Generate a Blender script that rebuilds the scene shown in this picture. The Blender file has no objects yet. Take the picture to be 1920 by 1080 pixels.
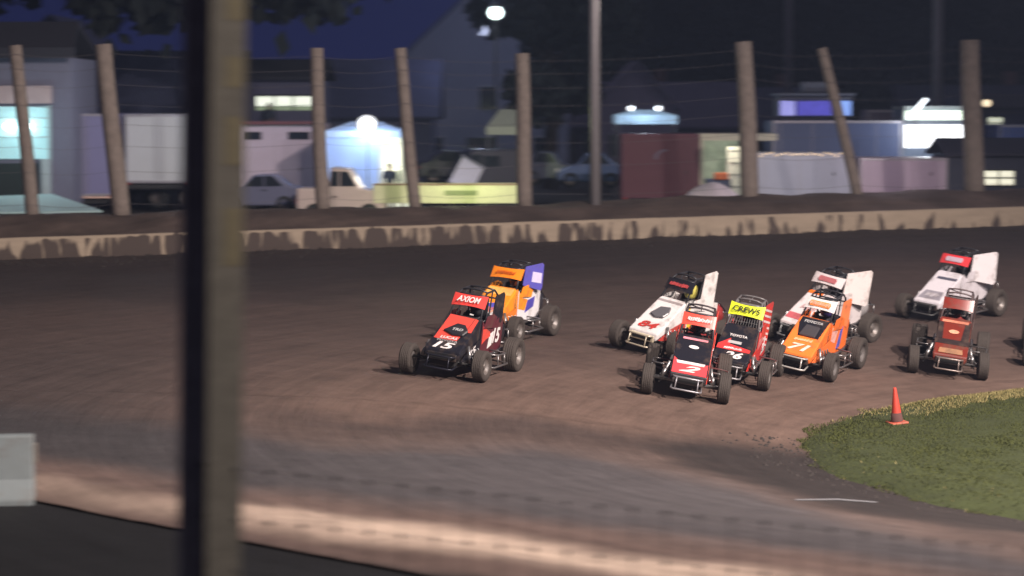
import bpy, math, random
from mathutils import Vector, Matrix, noise
rnd = random.Random(7)
R = math.radians
HAZE = .0008
sc = bpy.context.scene
COL = sc.collection
# ------------------------------------------------------------------ camera model
H = 5.7; F = 4480.0; PITCH = math.atan(340 / F)
FW = Vector((0, math.cos(PITCH), -math.sin(PITCH))); UP = Vector((0, math.sin(PITCH), math.cos(PITCH)))
CAM = Vector((0, 0, H))

def ray(px, py):
    return FW + Vector((1, 0, 0)) * ((px - 960) / F) + UP * ((540 - py) / F)

def at(px, py, Y):
    """world point seen at a pixel of the photograph, Y metres out along the ground axis"""
    d = ray(px, py)
    return CAM + d * (Y / d.y)

def proj(x, y, z):
    v = Vector((x, y, z)) - CAM
    d = max(v.dot(FW), .5)
    return 960 + F * v.x / d, 540 - F * v.dot(UP) / d

def smooth(a, b, t):
    t = min(1, max(0, (t - a) / (b - a)))
    return t * t * (3 - 2 * t)

def lerp(a, b, t): return a + (b - a) * t

def interp(pts, x):
    if x <= pts[0][0]: return pts[0][1]
    for (x0, y0), (x1, y1) in zip(pts, pts[1:]):
        if x <= x1: return y0 + (y1 - y0) * (x - x0) / (x1 - x0)
    return pts[-1][1]

# ------------------------------------------------------------------ terrain functions
CX, CY, CR = 13.6, 38.1, 9.0

def sdist(x, y):
    # the infield is a long rounded tongue coming in from the right
    dx = x - CX if x < CX else (x - CX) * .35
    return math.hypot(dx, y - CY - (x - CX) * .10) - CR

def yw(x): return 63 + (min(max(x, -40), 40) + 13.5) * (9 / 29)
def zb(x): return 1.79 + .016 * min(max(x, -40), 40)

def T(x, y):
    s = sdist(x, y)
    s = max(s, 0)
    z = .2 + .115 * (s if s < 5 else 5 + 2.2 * (1 - math.exp(-(s - 5) / 2.2))) + .012 * s
    dw = yw(x) - y
    if dw < 10:
        t = min(1, (10 - dw) / 10)
        z = lerp(z, zb(x), t * t * (3 - 2 * t) if t < 1 else 1)
    z += .03 * noise.noise(Vector((x * .35, y * .35, 0)))
    return z

def hit(px, py):
    d = ray(px, py); t = 15.0
    while t < 90:
        p = CAM + d * t
        if p.z < T(p.x, p.y): break
        t += .25
    lo, hi = t - .25, t
    for _ in range(20):
        m = (lo + hi) / 2; p = CAM + d * m
        if p.z < T(p.x, p.y): hi = m
        else: lo = m
    return CAM + d * hi

# ------------------------------------------------------------------ mesh builder
class MB:
    def __init__(s): s.v = []; s.f = []
    def add(s, vs, fs, M=None):
        n = len(s.v)
        s.v += [tuple(M @ Vector(p)) if M else tuple(p) for p in vs]
        s.f += [tuple(i + n for i in f) for f in fs]
        return s
    def box(s, c, d, M=None):
        x, y, z = c; a, b, e = d[0] / 2, d[1] / 2, d[2] / 2
        vs = [(x + i * a, y + j * b, z + k * e) for i in (-1, 1) for j in (-1, 1) for k in (-1, 1)]
        return s.add(vs, [(0, 1, 3, 2), (4, 6, 7, 5), (0, 4, 5, 1), (2, 3, 7, 6), (0, 2, 6, 4), (1, 5, 7, 3)], M)
    def path(s, pts, r, n=8, closed=False, M=None):
        pts = [Vector(p) for p in pts]
        rs = r if isinstance(r, (list, tuple)) else [r] * len(pts)
        N = len(pts); vs = []; fs = []
        ref = None
        for i, p in enumerate(pts):
            if closed: t = pts[(i + 1) % N] - pts[i - 1]
            else: t = pts[min(i + 1, N - 1)] - pts[max(i - 1, 0)]
            t.normalize()
            if ref is None:
                ref = t.orthogonal().normalized()
            a = (ref - t * ref.dot(t)).normalized(); ref = a; b = t.cross(a)
            for k in range(n):
                an = 2 * math.pi * k / n
                vs.append(tuple(p + (a * math.cos(an) + b * math.sin(an)) * rs[i]))
        for i in range(N if closed else N - 1):
            j = (i + 1) % N
            for k in range(n):
                l = (k + 1) % n
                fs.append((i * n + k, i * n + l, j * n + l, j * n + k))
        if not closed:
            fs.append(tuple(range(n - 1, -1, -1))); fs.append(tuple((N - 1) * n + k for k in range(n)))
        return s.add(vs, fs, M)
    def lathe(s, prof, n=24, M=None, axis='z'):
        vs = []; fs = []; m = len(prof)
        for k in range(n):
            a = 2 * math.pi * k / n; c, q = math.cos(a), math.sin(a)
            for r, h in prof:
                if axis == 'z': vs.append((r * c, r * q, h))
                else: vs.append((h, r * c, r * q))
        for k in range(n):
            l = (k + 1) % n
            for i in range(m - 1):
                fs.append((k * m + i, l * m + i, l * m + i + 1, k * m + i + 1))
        return s.add(vs, fs, M)
    def slab(s, pts, nrm, th, M=None):
        """flat polygon given thickness along nrm"""
        nrm = Vector(nrm).normalized() * th
        P = [Vector(p) for p in pts]; n = len(P)
        vs = [tuple(p) for p in P] + [tuple(p + nrm) for p in P]
        fs = [tuple(range(n - 1, -1, -1)), tuple(range(n, 2 * n))]
        fs += [(i, (i + 1) % n, (i + 1) % n + n, i + n) for i in range(n)]
        return s.add(vs, fs, M)
    def build(s, name, m, parent=None, smooth_=False, bevel=0, loc=None):
        me = bpy.data.meshes.new(name)
        me.from_pydata(s.v, [], s.f)
        import bmesh
        bm = bmesh.new(); bm.from_mesh(me)
        bmesh.ops.recalc_face_normals(bm, faces=bm.faces)
        bm.to_mesh(me); bm.free()
        if m: me.materials.append(m)
        if smooth_:
            for p in me.polygons: p.use_smooth = True
        o = bpy.data.objects.new(name, me); COL.objects.link(o)
        if parent: o.parent = parent
        if loc: o.location = loc
        if bevel:
            b = o.modifiers.new('bevel', 'BEVEL'); b.width = bevel; b.segments = 2; b.limit_method = 'ANGLE'
        return o

def tag(o, label=None, cat=None, group=None, kind=None):
    if label: o['label'] = label
    if cat: o['category'] = cat
    if group: o['group'] = group
    if kind: o['kind'] = kind
    return o

def empty(name, loc, rz=0, label=None, cat=None, group=None):
    o = bpy.data.objects.new(name, None); COL.objects.link(o)
    o.location = loc; o.rotation_euler = (0, 0, rz); o.empty_display_size = .2
    return tag(o, label, cat, group)

# ------------------------------------------------------------------ materials
MATS = {}
def mat(name, col, rough=.6, metal=0, var=.12, scale=6, bump=0, emit=0, spec=.4, dirt=0):
    key = (name, col, rough, metal, var, scale, bump, emit, dirt)
    if key in MATS: return MATS[key]
    m = bpy.data.materials.new(name); m.use_nodes = True; nt = m.node_tree; N = nt.nodes; L = nt.links
    b = N['Principled BSDF']; b.inputs['Roughness'].default_value = rough; b.inputs['Metallic'].default_value = metal
    b.inputs['Specular IOR Level'].default_value = spec
    tc = N.new('ShaderNodeTexCoord'); nz = N.new('ShaderNodeTexNoise'); nz.inputs['Scale'].default_value = scale; nz.inputs['Detail'].default_value = 5
    L.new(tc.outputs['Object'], nz.inputs['Vector'])
    mx = N.new('ShaderNodeMix'); mx.data_type = 'RGBA'
    c = col; mx.inputs['A'].default_value = (c[0] * (1 - var), c[1] * (1 - var), c[2] * (1 - var), 1)
    mx.inputs['B'].default_value = (min(1, c[0] * (1 + var)), min(1, c[1] * (1 + var)), min(1, c[2] * (1 + var)), 1)
    L.new(nz.outputs['Fac'], mx.inputs['Factor'])
    out = mx.outputs['Result']
    if dirt:
        n2 = N.new('ShaderNodeTexNoise'); n2.inputs['Scale'].default_value = 3.2; n2.inputs['Detail'].default_value = 8; n2.inputs['Roughness'].default_value = .7
        L.new(tc.outputs['Object'], n2.inputs['Vector'])
        rp = N.new('ShaderNodeMapRange'); rp.inputs['From Min'].default_value = .62 - dirt * .3; rp.inputs['From Max'].default_value = .78 - dirt * .2
        rp.inputs['To Max'].default_value = min(1, dirt * 1.6)
        L.new(n2.outputs['Fac'], rp.inputs['Value'])
        m2 = N.new('ShaderNodeMix'); m2.data_type = 'RGBA'; m2.inputs['B'].default_value = (.11, .075, .055, 1)
        L.new(out, m2.inputs['A']); L.new(rp.outputs['Result'], m2.inputs['Factor']); out = m2.outputs['Result']
    L.new(out, b.inputs['Base Color'])
    if bump:
        bp = N.new('ShaderNodeBump'); bp.inputs['Strength'].default_value = bump; bp.inputs['Distance'].default_value = .03
        n3 = N.new('ShaderNodeTexNoise'); n3.inputs['Scale'].default_value = scale * 3; n3.inputs['Detail'].default_value = 6
        L.new(tc.outputs['Object'], n3.inputs['Vector']); L.new(n3.outputs['Fac'], bp.inputs['Height']); L.new(bp.outputs['Normal'], b.inputs['Normal'])
    if emit:
        L.new(out, b.inputs['Emission Color']); b.inputs['Emission Strength'].default_value = emit
    MATS[key] = m
    return m

def glow(name, col, s, var=.15, scale=3): return mat(name, col, .5, 0, var, scale, 0, s)

M_black = mat('black_paint', (.012, .012, .016), .35, dirt=.25)
M_tube = mat('painted_tube', (.03, .03, .035), .35, .2)
M_steel = mat('bright_steel', (.28, .27, .27), .35, .8, dirt=.25)
M_rim = mat('wheel_rim', (.24, .22, .21), .4, .5, dirt=.55)
M_tyre = mat('dusty_tyre', (.046, .037, .032), .85, var=.3, scale=14, bump=.4)
M_dark = mat('dark_metal', (.03, .028, .028), .5, .3)
M_glass = mat('dark_glass', (.02, .025, .035), .08, 0, 0, spec=.8)

# ------------------------------------------------------------------ ground zones
def band(v, c, w0, w1): return smooth(-w0, 0, v - c) * (1 - smooth(0, w1, v - c))
B_far = [(-200, 560), (0, 545), (360, 540), (800, 520), (1400, 482), (1920, 468), (2100, 465)]
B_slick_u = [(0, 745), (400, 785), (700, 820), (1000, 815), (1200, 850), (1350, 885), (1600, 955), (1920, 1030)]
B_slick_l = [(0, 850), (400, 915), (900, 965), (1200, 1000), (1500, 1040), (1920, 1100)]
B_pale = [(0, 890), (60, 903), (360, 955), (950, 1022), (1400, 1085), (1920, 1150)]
B_edge = [(0, 926), (120, 950), (360, 1003), (480, 1018), (700, 1058), (960, 1092), (1400, 1150), (1920, 1220)]
C_red = Vector((.125, .082, .065)); C_brown = Vector((.082, .056, .048)); C_damp_dim = Vector((.040, .030, .028)); C_slick = Vector((.054, .048, .050))
C_pale = Vector((.47, .36, .285)); C_soil = Vector((.026, .021, .020)); C_apron_shade = Vector((.009, .009, .010))

def gcol(x, y, z):
    px, py = proj(x, y, z)
    w = noise.noise(Vector((x * .55, y * .55, 3))) + .5 * noise.noise(Vector((x * 1.7, y * 1.7, 8)))
    k = 1 if py > 600 else .5
    py2 = py + w * 12 * k
    c = C_brown.copy()
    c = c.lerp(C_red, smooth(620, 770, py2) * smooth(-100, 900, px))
    c = c.lerp(C_damp_dim * 1.35, (1 - smooth(700, 150, px)) * 0 + smooth(750, 0, px) * .85 * smooth(560, 720, py2)) if px < 700 else c  # left side darkened: lamp falloff painted into the soil colour
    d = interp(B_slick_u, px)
    c = c.lerp(C_damp_dim, .8 * band(py2, d - 14, 38, 50) * smooth(300, 700, px))
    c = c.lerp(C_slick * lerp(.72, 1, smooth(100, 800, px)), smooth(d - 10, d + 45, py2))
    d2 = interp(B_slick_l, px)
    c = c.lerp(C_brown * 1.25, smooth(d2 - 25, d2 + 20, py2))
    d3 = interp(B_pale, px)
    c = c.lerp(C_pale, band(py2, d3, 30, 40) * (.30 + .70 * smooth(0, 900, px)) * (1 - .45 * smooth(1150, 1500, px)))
    d4 = interp(B_edge, px)
    c = c.lerp(C_apron_shade, smooth(d4 - 10, d4 + 12, py2))  # near-black past the edge is foreground shade painted in
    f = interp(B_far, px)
    c = c.lerp(C_damp_dim, 1 - smooth(f - 12, f + 60, py2))  # far cushion: damp dirt, with lamp falloff in its tone too
    s = sdist(x, y)
    # churned soil round the near side of the infield, darkened further for the shaded lip
    side = smooth(CY + 1.5, CY - 1.5, y) if y < CY + 1.5 else 0
    side = 1 - smooth(CY - 1.2, CY + 1.0, y)
    c = c.lerp(C_soil, side * (1 - smooth(1.3, 3.0, s + w * .8)))
    return c * (1 + .10 * w)

def ground_mat():
    m = bpy.data.materials.new('track_clay'); m.use_nodes = True; nt = m.node_tree; N = nt.nodes; L = nt.links
    b = N['Principled BSDF']; b.inputs['Roughness'].default_value = .8; b.inputs['Specular IOR Level'].default_value = .25
    at_ = N.new('ShaderNodeAttribute'); at_.attribute_name = 'soil'
    uv = N.new('ShaderNodeUVMap'); uv.uv_map = 'lane'
    mp = N.new('ShaderNodeMapping'); mp.inputs['Scale'].default_value = (.22, 3.2, 1)
    L.new(uv.outputs['UV'], mp.inputs['Vector'])
    nz = N.new('ShaderNodeTexNoise'); nz.inputs['Scale'].default_value = 1; nz.inputs['Detail'].default_value = 7; nz.inputs['Roughness'].default_value = .65
    L.new(mp.outputs['Vector'], nz.inputs['Vector'])
    tc = N.new('ShaderNodeTexCoord')
    n2 = N.new('ShaderNodeTexNoise'); n2.inputs['Scale'].default_value = 2.2; n2.inputs['Detail'].default_value = 10; n2.inputs['Roughness'].default_value = .7
    L.new(tc.outputs['Object'], n2.inputs['Vector'])
    ad = N.new('ShaderNodeMath'); ad.operation = 'ADD'; L.new(nz.outputs['Fac'], ad.inputs[0]); L.new(n2.outputs['Fac'], ad.inputs[1])
    mr = N.new('ShaderNodeMapRange'); mr.inputs['From Min'].default_value = .7; mr.inputs['From Max'].default_value = 1.3
    mr.inputs['To Min'].default_value = .72; mr.inputs['To Max'].default_value = 1.28
    L.new(ad.outputs[0], mr.inputs['Value'])
    vm = N.new('ShaderNodeVectorMath'); vm.operation = 'SCALE'; L.new(at_.outputs['Color'], vm.inputs[0]); L.new(mr.outputs['Result'], vm.inputs['Scale'])
    L.new(vm.outputs['Vector'], b.inputs['Base Color'])
    bp = N.new('ShaderNodeBump'); bp.inputs['Strength'].default_value = .5; bp.inputs['Distance'].default_value = .05
    L.new(ad.outputs[0], bp.inputs['Height']); L.new(bp.outputs['Normal'], b.inputs['Normal'])
    return m
M_ground = ground_mat()

def frange(a, b, st):
    out = []; x = a
    while x < b - 1e-6: out.append(x); x += st
    out.append(b); return out

def sheet(name, xs, rows, zf, colf):
    """rows: list of functions/values giving y for each x"""
    vs = []; fs = []; cols = []; uvs = []
    nx = len(xs)
    for r in rows:
        for x in xs:
            y = r(x) if callable(r) else r
            z = zf(x, y)
            vs.append((x, y, z)); c = colf(x, y, z); cols.append((c[0], c[1], c[2], 1))
            s = sdist(x, y); uvs.append((math.atan2(y - CY, x - CX) * (CR + 10), s))
    for j in range(len(rows) - 1):
        for i in range(nx - 1):
            a = j * nx + i; fs.append((a, a + 1, a + nx + 1, a + nx))
    me = bpy.data.meshes.new(name); me.from_pydata(vs, [], fs)
    at_ = me.color_attributes.new('soil', 'FLOAT_COLOR', 'POINT')
    for i, c in enumerate(cols): at_.data[i].color = c
    u = me.uv_layers.new(name='lane')
    for lp in me.loops: u.data[lp.index].uv = uvs[lp.vertex_index]
    me.materials.append(M_ground)
    for p in me.polygons: p.use_smooth = True
    o = bpy.data.objects.new(name, me); COL.objects.link(o)
    return o

def near_edge_y(x): return 22.6 - .93 * (x if -9 < x < 4 else (-9 + (x + 9) * .3 if x <= -9 else 4 + (x - 4) * .3))           # outer edge of the near straight
def ztrack(x, y):
    z = T(x, y)
    d = y - near_edge_y(x)
    z += .10 * math.exp(-((d - .9) / .7) ** 2) * (1 + .5 * noise.noise(Vector((x, y, 1))))
    z += .012 * noise.noise(Vector((x * 3, y * 3, 5)))
    # windrow of crumbs below the wall
    dw = yw(x) - y
    z += .15 * math.exp(-(dw / .8) ** 2) * (.6 + .6 * abs(noise.noise(Vector((x * 1.3, 0, 1)))))
    return z
xs = frange(-40, -12, 1.0)[:-1] + frange(-12, 15, .2)[:-1] + frange(15, 40, 1.0)
rows = []
NR = 190
for i in range(NR + 1):
    t = i / NR
    rows.append((lambda t: (lambda x: lerp(near_edge_y(x) - .4, yw(x) + .25, t ** 1.15)))(t))
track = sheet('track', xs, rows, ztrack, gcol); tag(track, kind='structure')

# the wide ground under and round everything, out to the horizon
gx = [-1500, -600, -250, -120, -70] + frange(-40, 40, 2.0) + [70, 120, 250, 600, 1500]
gy = [-400, -150, -60, -20, -8] + frange(0, 100, 2.0) + [120, 150, 200, 300, 600, 1500, 3000]
def zground(x, y):
    if y > yw(x): return 1.85 + .05 * noise.noise(Vector((x * .2, y * .2, 0)))
    return ztrack(max(-40, min(40, x)), max(18, y)) - .35
def cground(x, y, z):
    return C_soil * 1.2 if y > yw(x) else C_apron_shade
tag(sheet('ground', gx, gy, zground, cground), kind='structure')
# foreground apron between the stands and the track, its shade put into the colour
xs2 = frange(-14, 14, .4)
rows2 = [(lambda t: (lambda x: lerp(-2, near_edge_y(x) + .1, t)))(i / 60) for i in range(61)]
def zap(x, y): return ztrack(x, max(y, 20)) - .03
tag(sheet('apron', xs2, rows2, zap, lambda x, y, z: C_apron_shade), kind='structure')

# embankment behind the wall
WALLH = .66
def zcrest(x): return interp([(-16, 2.72), (0, 2.82), (5, 2.98), (15, 3.12)], x) + .10 * noise.noise(Vector((x * .5, 0, 7))) 
prof = [(.30, lambda x: zb(x) + WALLH - .12), (.9, lambda x: zb(x) + WALLH + .0), (1.7, lambda x: lerp(zb(x) + WALLH, zcrest(x), .55)), (2.6, lambda x: zcrest(x) - .03), (3.3, lambda x: zcrest(x)), (4.3, lambda x: zcrest(x) - .12), (6, lambda x: 2.2), (8, lambda x: 1.8)]
vs = []; 
def emb_rows():
    fr = []
    for a, b in zip(prof, prof[1:]):
        for k in range(4):
            t = k / 4; fr.append((lerp(a[0], b[0], t), (lambda a, b, t: (lambda x: lerp(a[1](x), b[1](x), t)))(a, b, t)))
    fr.append(prof[-1]); return fr
er = emb_rows()
_lut = {}
def zemb(x, y):
    d = y - yw(x)
    for (d0, f0), (d1, f1) in zip(er, er[1:]):
        if d <= d1 + 1e-6: return lerp(f0(x), f1(x), max(0, (d - d0) / (d1 - d0))) + .06 * noise.noise(Vector((x * 1.1, y * 1.3, 4))) + .02 * noise.noise(Vector((x * 4, y * 4, 4)))
    return er[-1][1](x)
xe = frange(-40, -17, 1.0)[:-1] + frange(-17, 19, .3)[:-1] + frange(19, 40, 1.0)
C_bank = Vector((.085, .062, .052))
emb = sheet('embankment', xe, [(lambda d: (lambda x: yw(x) + d))(e[0]) for e in er], zemb, lambda x, y, z: C_bank * (1 + .5 * noise.noise(Vector((x * .8, y * .8, 9)))))
tag(emb, kind='structure')

# ------------------------------------------------------------------ track wall (concrete, mud-spattered)
def wall_mat():
    m = bpy.data.materials.new('muddy_concrete'); m.use_nodes = True; nt = m.node_tree; N = nt.nodes; L = nt.links
    b = N['Principled BSDF']; b.inputs['Roughness'].default_value = .85
    uv = N.new('ShaderNodeUVMap'); uv.uv_map = 'face'
    def nzz(sx, sy, off=0, det=4, rough=.55):
        mp = N.new('ShaderNodeMapping'); mp.inputs['Scale'].default_value = (sx, sy, 1); mp.inputs['Location'].default_value = (off, off, 0)
        L.new(uv.outputs['UV'], mp.inputs['Vector'])
        n = N.new('ShaderNodeTexNoise'); n.inputs['Scale'].default_value = 1; n.inputs['Detail'].default_value = det; n.inputs['Roughness'].default_value = rough
        L.new(mp.outputs['Vector'], n.inputs['Vector']); return n.outputs['Fac']
    def math_(op, a, b_):
        n = N.new('ShaderNodeMath'); n.operation = op
        for i, q in enumerate((a, b_)):
            if isinstance(q, (int, float)): n.inputs[i].default_value = q
            else: L.new(q, n.inputs[i])
        return n.outputs[0]
    sp = N.new('ShaderNodeSeparateXYZ'); L.new(uv.outputs['UV'], sp.inputs[0])
    mud = nzz(3.6, .9, 3.1, 1.6, .55)
    # more mud low down and towards the slower, left end
    low = N.new('ShaderNodeMapRange'); low.inputs['From Min'].default_value = .62; low.inputs['From Max'].default_value = .0
    low.inputs['To Min'].default_value = -.06; low.inputs['To Max'].default_value = .08; L.new(sp.outputs['Y'], low.inputs['Value'])
    lf = N.new('ShaderNodeMapRange'); lf.inputs['From Min'].default_value = 6; lf.inputs['From Max'].default_value = -1
    lf.inputs['To Min'].default_value = -.085; lf.inputs['To Max'].default_value = .10; L.new(sp.outputs['X'], lf.inputs['Value'])
    v = math_('ADD', math_('ADD', mud, low.outputs['Result']), lf.outputs['Result'])
    mk = N.new('ShaderNodeMapRange'); mk.inputs['From Min'].default_value = .48; mk.inputs['From Max'].default_value = .58
    tp = N.new('ShaderNodeMapRange'); tp.inputs['From Min'].default_value = .58; tp.inputs['From Max'].default_value = .63; tp.inputs['To Max'].default_value = -.2; L.new(sp.outputs['Y'], tp.inputs['Value'])
    v = math_('ADD', v, tp.outputs['Result']); L.new(v, mk.inputs['Value'])
    cr = N.new('ShaderNodeMix'); cr.data_type = 'RGBA'; cr.inputs['A'].default_value = (.22, .175, .13, 1); cr.inputs['B'].default_value = (.40, .315, .235, 1)
    L.new(nzz(1.2, 6, 1, 7, .65), cr.inputs['Factor'])
    mx = N.new('ShaderNodeMix'); mx.data_type = 'RGBA'; L.new(mk.outputs['Result'], mx.inputs['Factor']); L.new(cr.outputs['Result'], mx.inputs['A'])
    mx.inputs['B'].default_value = (.06, .043, .036, 1)
    L.new(mx.outputs['Result'], b.inputs['Base Color'])
    bp = N.new('ShaderNodeBump'); bp.inputs['Distance'].default_value = .05; bp.inputs['Strength'].default_value = .7
    L.new(mk.outputs['Result'], bp.inputs['Height']); L.new(bp.outputs['Normal'], b.inputs['Normal'])
    return m
M_wall = wall_mat()
def build_wall():
    xs_ = frange(-40, 40, .5); pr = [(-.14, -.4), (-.10, .25), (-.03, WALLH - .03), (.0, WALLH), (.22, WALLH), (.24, -.4)]
    vs = []; fs = []; uvs = []
    for x in xs_:
        z0 = zb(x); y0 = yw(x); sag = .012 * noise.noise(Vector((x * .9, 0, 0)))
        for d, h in pr: vs.append((x, y0 + d, z0 + h + sag)); uvs.append((x, h))
    n = len(pr)
    for i in range(len(xs_) - 1):
        for k in range(n - 1): fs.append((i * n + k, (i + 1) * n + k, (i + 1) * n + k + 1, i * n + k + 1))
    me = bpy.data.meshes.new('track_wall'); me.from_pydata(vs, [], fs); u = me.uv_layers.new(name='face')
    for lp in me.loops: u.data[lp.index].uv = uvs[lp.vertex_index]
    me.materials.append(M_wall); o = bpy.data.objects.new('track_wall', me); COL.objects.link(o)
    tag(o, 'low tan concrete wall spattered with dark mud along the outside of the dirt track', 'wall')
build_wall()

# ------------------------------------------------------------------ infield grass
def in_infield(x, y): return sdist(x, y) < 0
M_turf = mat('turf', (.033, .042, .011), .9, var=.4, scale=3, bump=.6)
M_blade = mat('grass_blade', (.052, .060, .012), .9, var=.25, scale=1.5)
M_dry = mat('dry_grass', (.24, .20, .08), .8, var=.3, scale=2)
def zin(x, y):
    s = -sdist(x, y)
    return T(x, y) + .14 * smooth(0, .8, s) + .02 + .03 * noise.noise(Vector((x * 1.2, y * 1.2, 2)))
def infield():
    vs = []; fs = []; NA = 150; rings = [0, .15, .4, .8, 1.4, 2.2, 3.5, 5, 7, 8.6]
    angs = [R(60) + R(240) * i / NA for i in range(NA + 1)]
    for rr in rings:
        for a in angs:
            # solve for the rim in this direction
            c, s_ = math.cos(a), math.sin(a); lo, hi = 0, 60
            for _ in range(24):
                m = (lo + hi) / 2
                if sdist(CX + c * m, CY + s_ * m) < 0: lo = m
                else: hi = m
            rim = lo + .25 * noise.noise(Vector((a * 6, 1, 1)))
            q = max(0.02, rim * (1 - rr / 8.8))
            x, y = CX + c * q, CY + s_ * q
            vs.append((x, y, zin(x, y) - (.06 if rr == 0 else 0)))
    n = len(angs)
    for j in range(len(rings) - 1):
        for i in range(n - 1): fs.append((j * n + i, j * n + i + 1, (j + 1) * n + i + 1, (j + 1) * n + i))
    mb = MB(); mb.v = vs; mb.f = fs
    o = mb.build('infield', M_turf, smooth_=True); tag(o, kind='structure')
    for name, M, cnt, hh in (('grass', M_blade, 80000, .022), ('dry_grass', M_dry, 12000, .035)):
        mb = MB(); k = 0
        while k < cnt:
            x = rnd.uniform(4.0, 12.0); y = rnd.uniform(29, 49.5)
            s = sdist(x, y) + .35 * noise.noise(Vector((x * 1.5, y * 1.5, 0)))
            if s > 0: continue
            if name == 'dry_grass' and not (y > CY + 3 and s > -1.7 + .6 * noise.noise(Vector((x, y, 5))) and rnd.random() < smooth(5.5, 10, x)): 
                if not (y < CY and s > -.9 and rnd.random() < .004): continue
            if name == 'grass' and y > CY + 2.5 and s > -1.3 and rnd.random() < .6: continue
            if name == 'grass' and y < CY and s > -1.3 and rnd.random() < .55 + .4 * noise.noise(Vector((x * 2, y * 2, 1))): continue
            z = zin(x, y); a = rnd.uniform(0, 6.28); w = rnd.uniform(.006, .013); h_ = rnd.uniform(.5, 1.5) * hh
            dx, dy = math.cos(a) * w, math.sin(a) * w; lx, ly = rnd.uniform(-.03, .03), rnd.uniform(-.03, .03)
            n = len(mb.v); mb.v += [(x - dx, y - dy, z - .01), (x + dx, y + dy, z - .01), (x + lx, y + ly, z + h_)]; mb.f.append((n, n + 1, n + 2)); k += 1
        tag(mb.build(name, M), kind='stuff')
infield()
# churned clods on the dark skirt and along the wall foot
mb = MB()
def clod(mb, x, y, z, r):
    n = len(mb.v); a0 = rnd.uniform(0, 6)
    for k in range(5): mb.v.append((x + r * math.cos(a0 + k * 1.257) * rnd.uniform(.7, 1.2), y + r * math.sin(a0 + k * 1.257) * rnd.uniform(.7, 1.2), z))
    mb.v.append((x + rnd.uniform(-.3, .3) * r, y, z + r * rnd.uniform(.6, 1.1)))
    for k in range(5): mb.f.append((n + k, n + (k + 1) % 5, n + 5))
for _ in range(900):
    a = rnd.uniform(R(165), R(300)); s = abs(rnd.gauss(0, .55)); q = CR + s
    x, y = CX + math.cos(a) * q, CY + math.sin(a) * q
    if y > CY + 1 or x > 14: continue
    clod(mb, x, y, ztrack(x, y) - .005, rnd.uniform(.012, .05))
for _ in range(1500):
    x = rnd.uniform(-18, 20); d = abs(rnd.gauss(0, .9)) + .1; y = yw(x) - d
    clod(mb, x, y, ztrack(x, y) - .01, rnd.uniform(.02, .07))
tag(mb.build('dirt_clods', mat('clods', (.030, .024, .022), .9, var=.4)), kind='stuff')

# ------------------------------------------------------------------ text
TXT = {}
def text_mesh(s, bold=.012, shear=0.0):
    k = (s, bold, shear)
    if k in TXT: return TXT[k]
    cu = bpy.data.curves.new('lettering', 'FONT'); cu.body = s; cu.size = 1; cu.align_x = 'CENTER'; cu.align_y = 'CENTER'
    cu.extrude = .004; cu.offset = bold; cu.shear = shear; cu.resolution_u = 3
    o = bpy.data.objects.new('lettering', cu); COL.objects.link(o)
    bpy.context.view_layer.update()
    dg = bpy.context.evaluated_depsgraph_get()
    me = bpy.data.meshes.new_from_object(o.evaluated_get(dg))
    vs = [tuple(v.co) for v in me.vertices]; fs = [tuple(p.vertices) for p in me.polygons]
    bpy.data.objects.remove(o); bpy.data.curves.remove(cu); bpy.data.meshes.remove(me)
    xs_ = [v[0] for v in vs]; ys_ = [v[1] for v in vs]
    TXT[k] = (vs, fs, max(xs_) - min(xs_), max(ys_) - min(ys_), (max(xs_) + min(xs_)) / 2, (max(ys_) + min(ys_)) / 2)
    return TXT[k]
def put_text(name, s, m, parent, o, u, v, w, h, bold=.02, shear=0.0, lift=.006):
    """text centred at o in the plane of unit vectors u, v, fitted into w x h"""
    vs, fs, tw, th, cx, cy = text_mesh(s, bold, shear)
    u = Vector(u).normalized(); v = Vector(v).normalized(); n = u.cross(v)
    sx, sy = w / tw, h / th
    mb = MB(); mb.add([tuple(Vector(o) + u * ((a - cx) * sx) + v * ((b - cy) * sy) + n * (lift + c * .5)) for a, b, c in vs], fs)
    return mb.build(name, m, parent)

def put_script(m, parent, o, u, v, w, h, seed, lift=.006):
    """sponsor lettering too small to read in the photograph: a row of uneven slanted strokes"""
    r_ = random.Random(seed); u = Vector(u).normalized(); v = Vector(v).normalized(); n = u.cross(v); mb = MB(); x = -w / 2
    while x < w / 2 - .012:
        bw = r_.uniform(.010, .024); h0 = -h / 2 + r_.uniform(0, .25) * h; h1 = h / 2 - r_.uniform(0, .3) * h; sl = h * .18
        mb.slab([Vector(o) + u * a + v * b + n * lift for a, b in ((x, h0), (x + bw, h0), (x + bw + sl, h1), (x + sl, h1))], n, .002); x += bw + r_.uniform(.006, .014)
    return mb.build('lettering', m, parent)
# ------------------------------------------------------------------ people
def skin_body(name, verts, edges, radii, m, parent=None, levels=1, root=0):
    me = bpy.data.meshes.new(name); me.from_pydata(verts, edges, [])
    o = bpy.data.objects.new(name, me); COL.objects.link(o)
    sk = o.modifiers.new('skin', 'SKIN'); sk.use_smooth_shade = True
    if not me.skin_vertices: me.skin_vertices.new(name='')
    for i, r in enumerate(radii):
        me.skin_vertices[0].data[i].radius = (r, r) if not isinstance(r, tuple) else r
        me.skin_vertices[0].data[i].use_root = (i == root)
    ss = o.modifiers.new('sub', 'SUBSURF'); ss.levels = levels; ss.render_levels = levels
    bpy.context.view_layer.update()
    dg = bpy.context.evaluated_depsgraph_get()
    me2 = bpy.data.meshes.new_from_object(o.evaluated_get(dg))
    mb = MB(); mb.v = [tuple(v.co) for v in me2.vertices]; mb.f = [tuple(p.vertices) for p in me2.polygons]
    bpy.data.objects.remove(o)
    return mb

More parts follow.
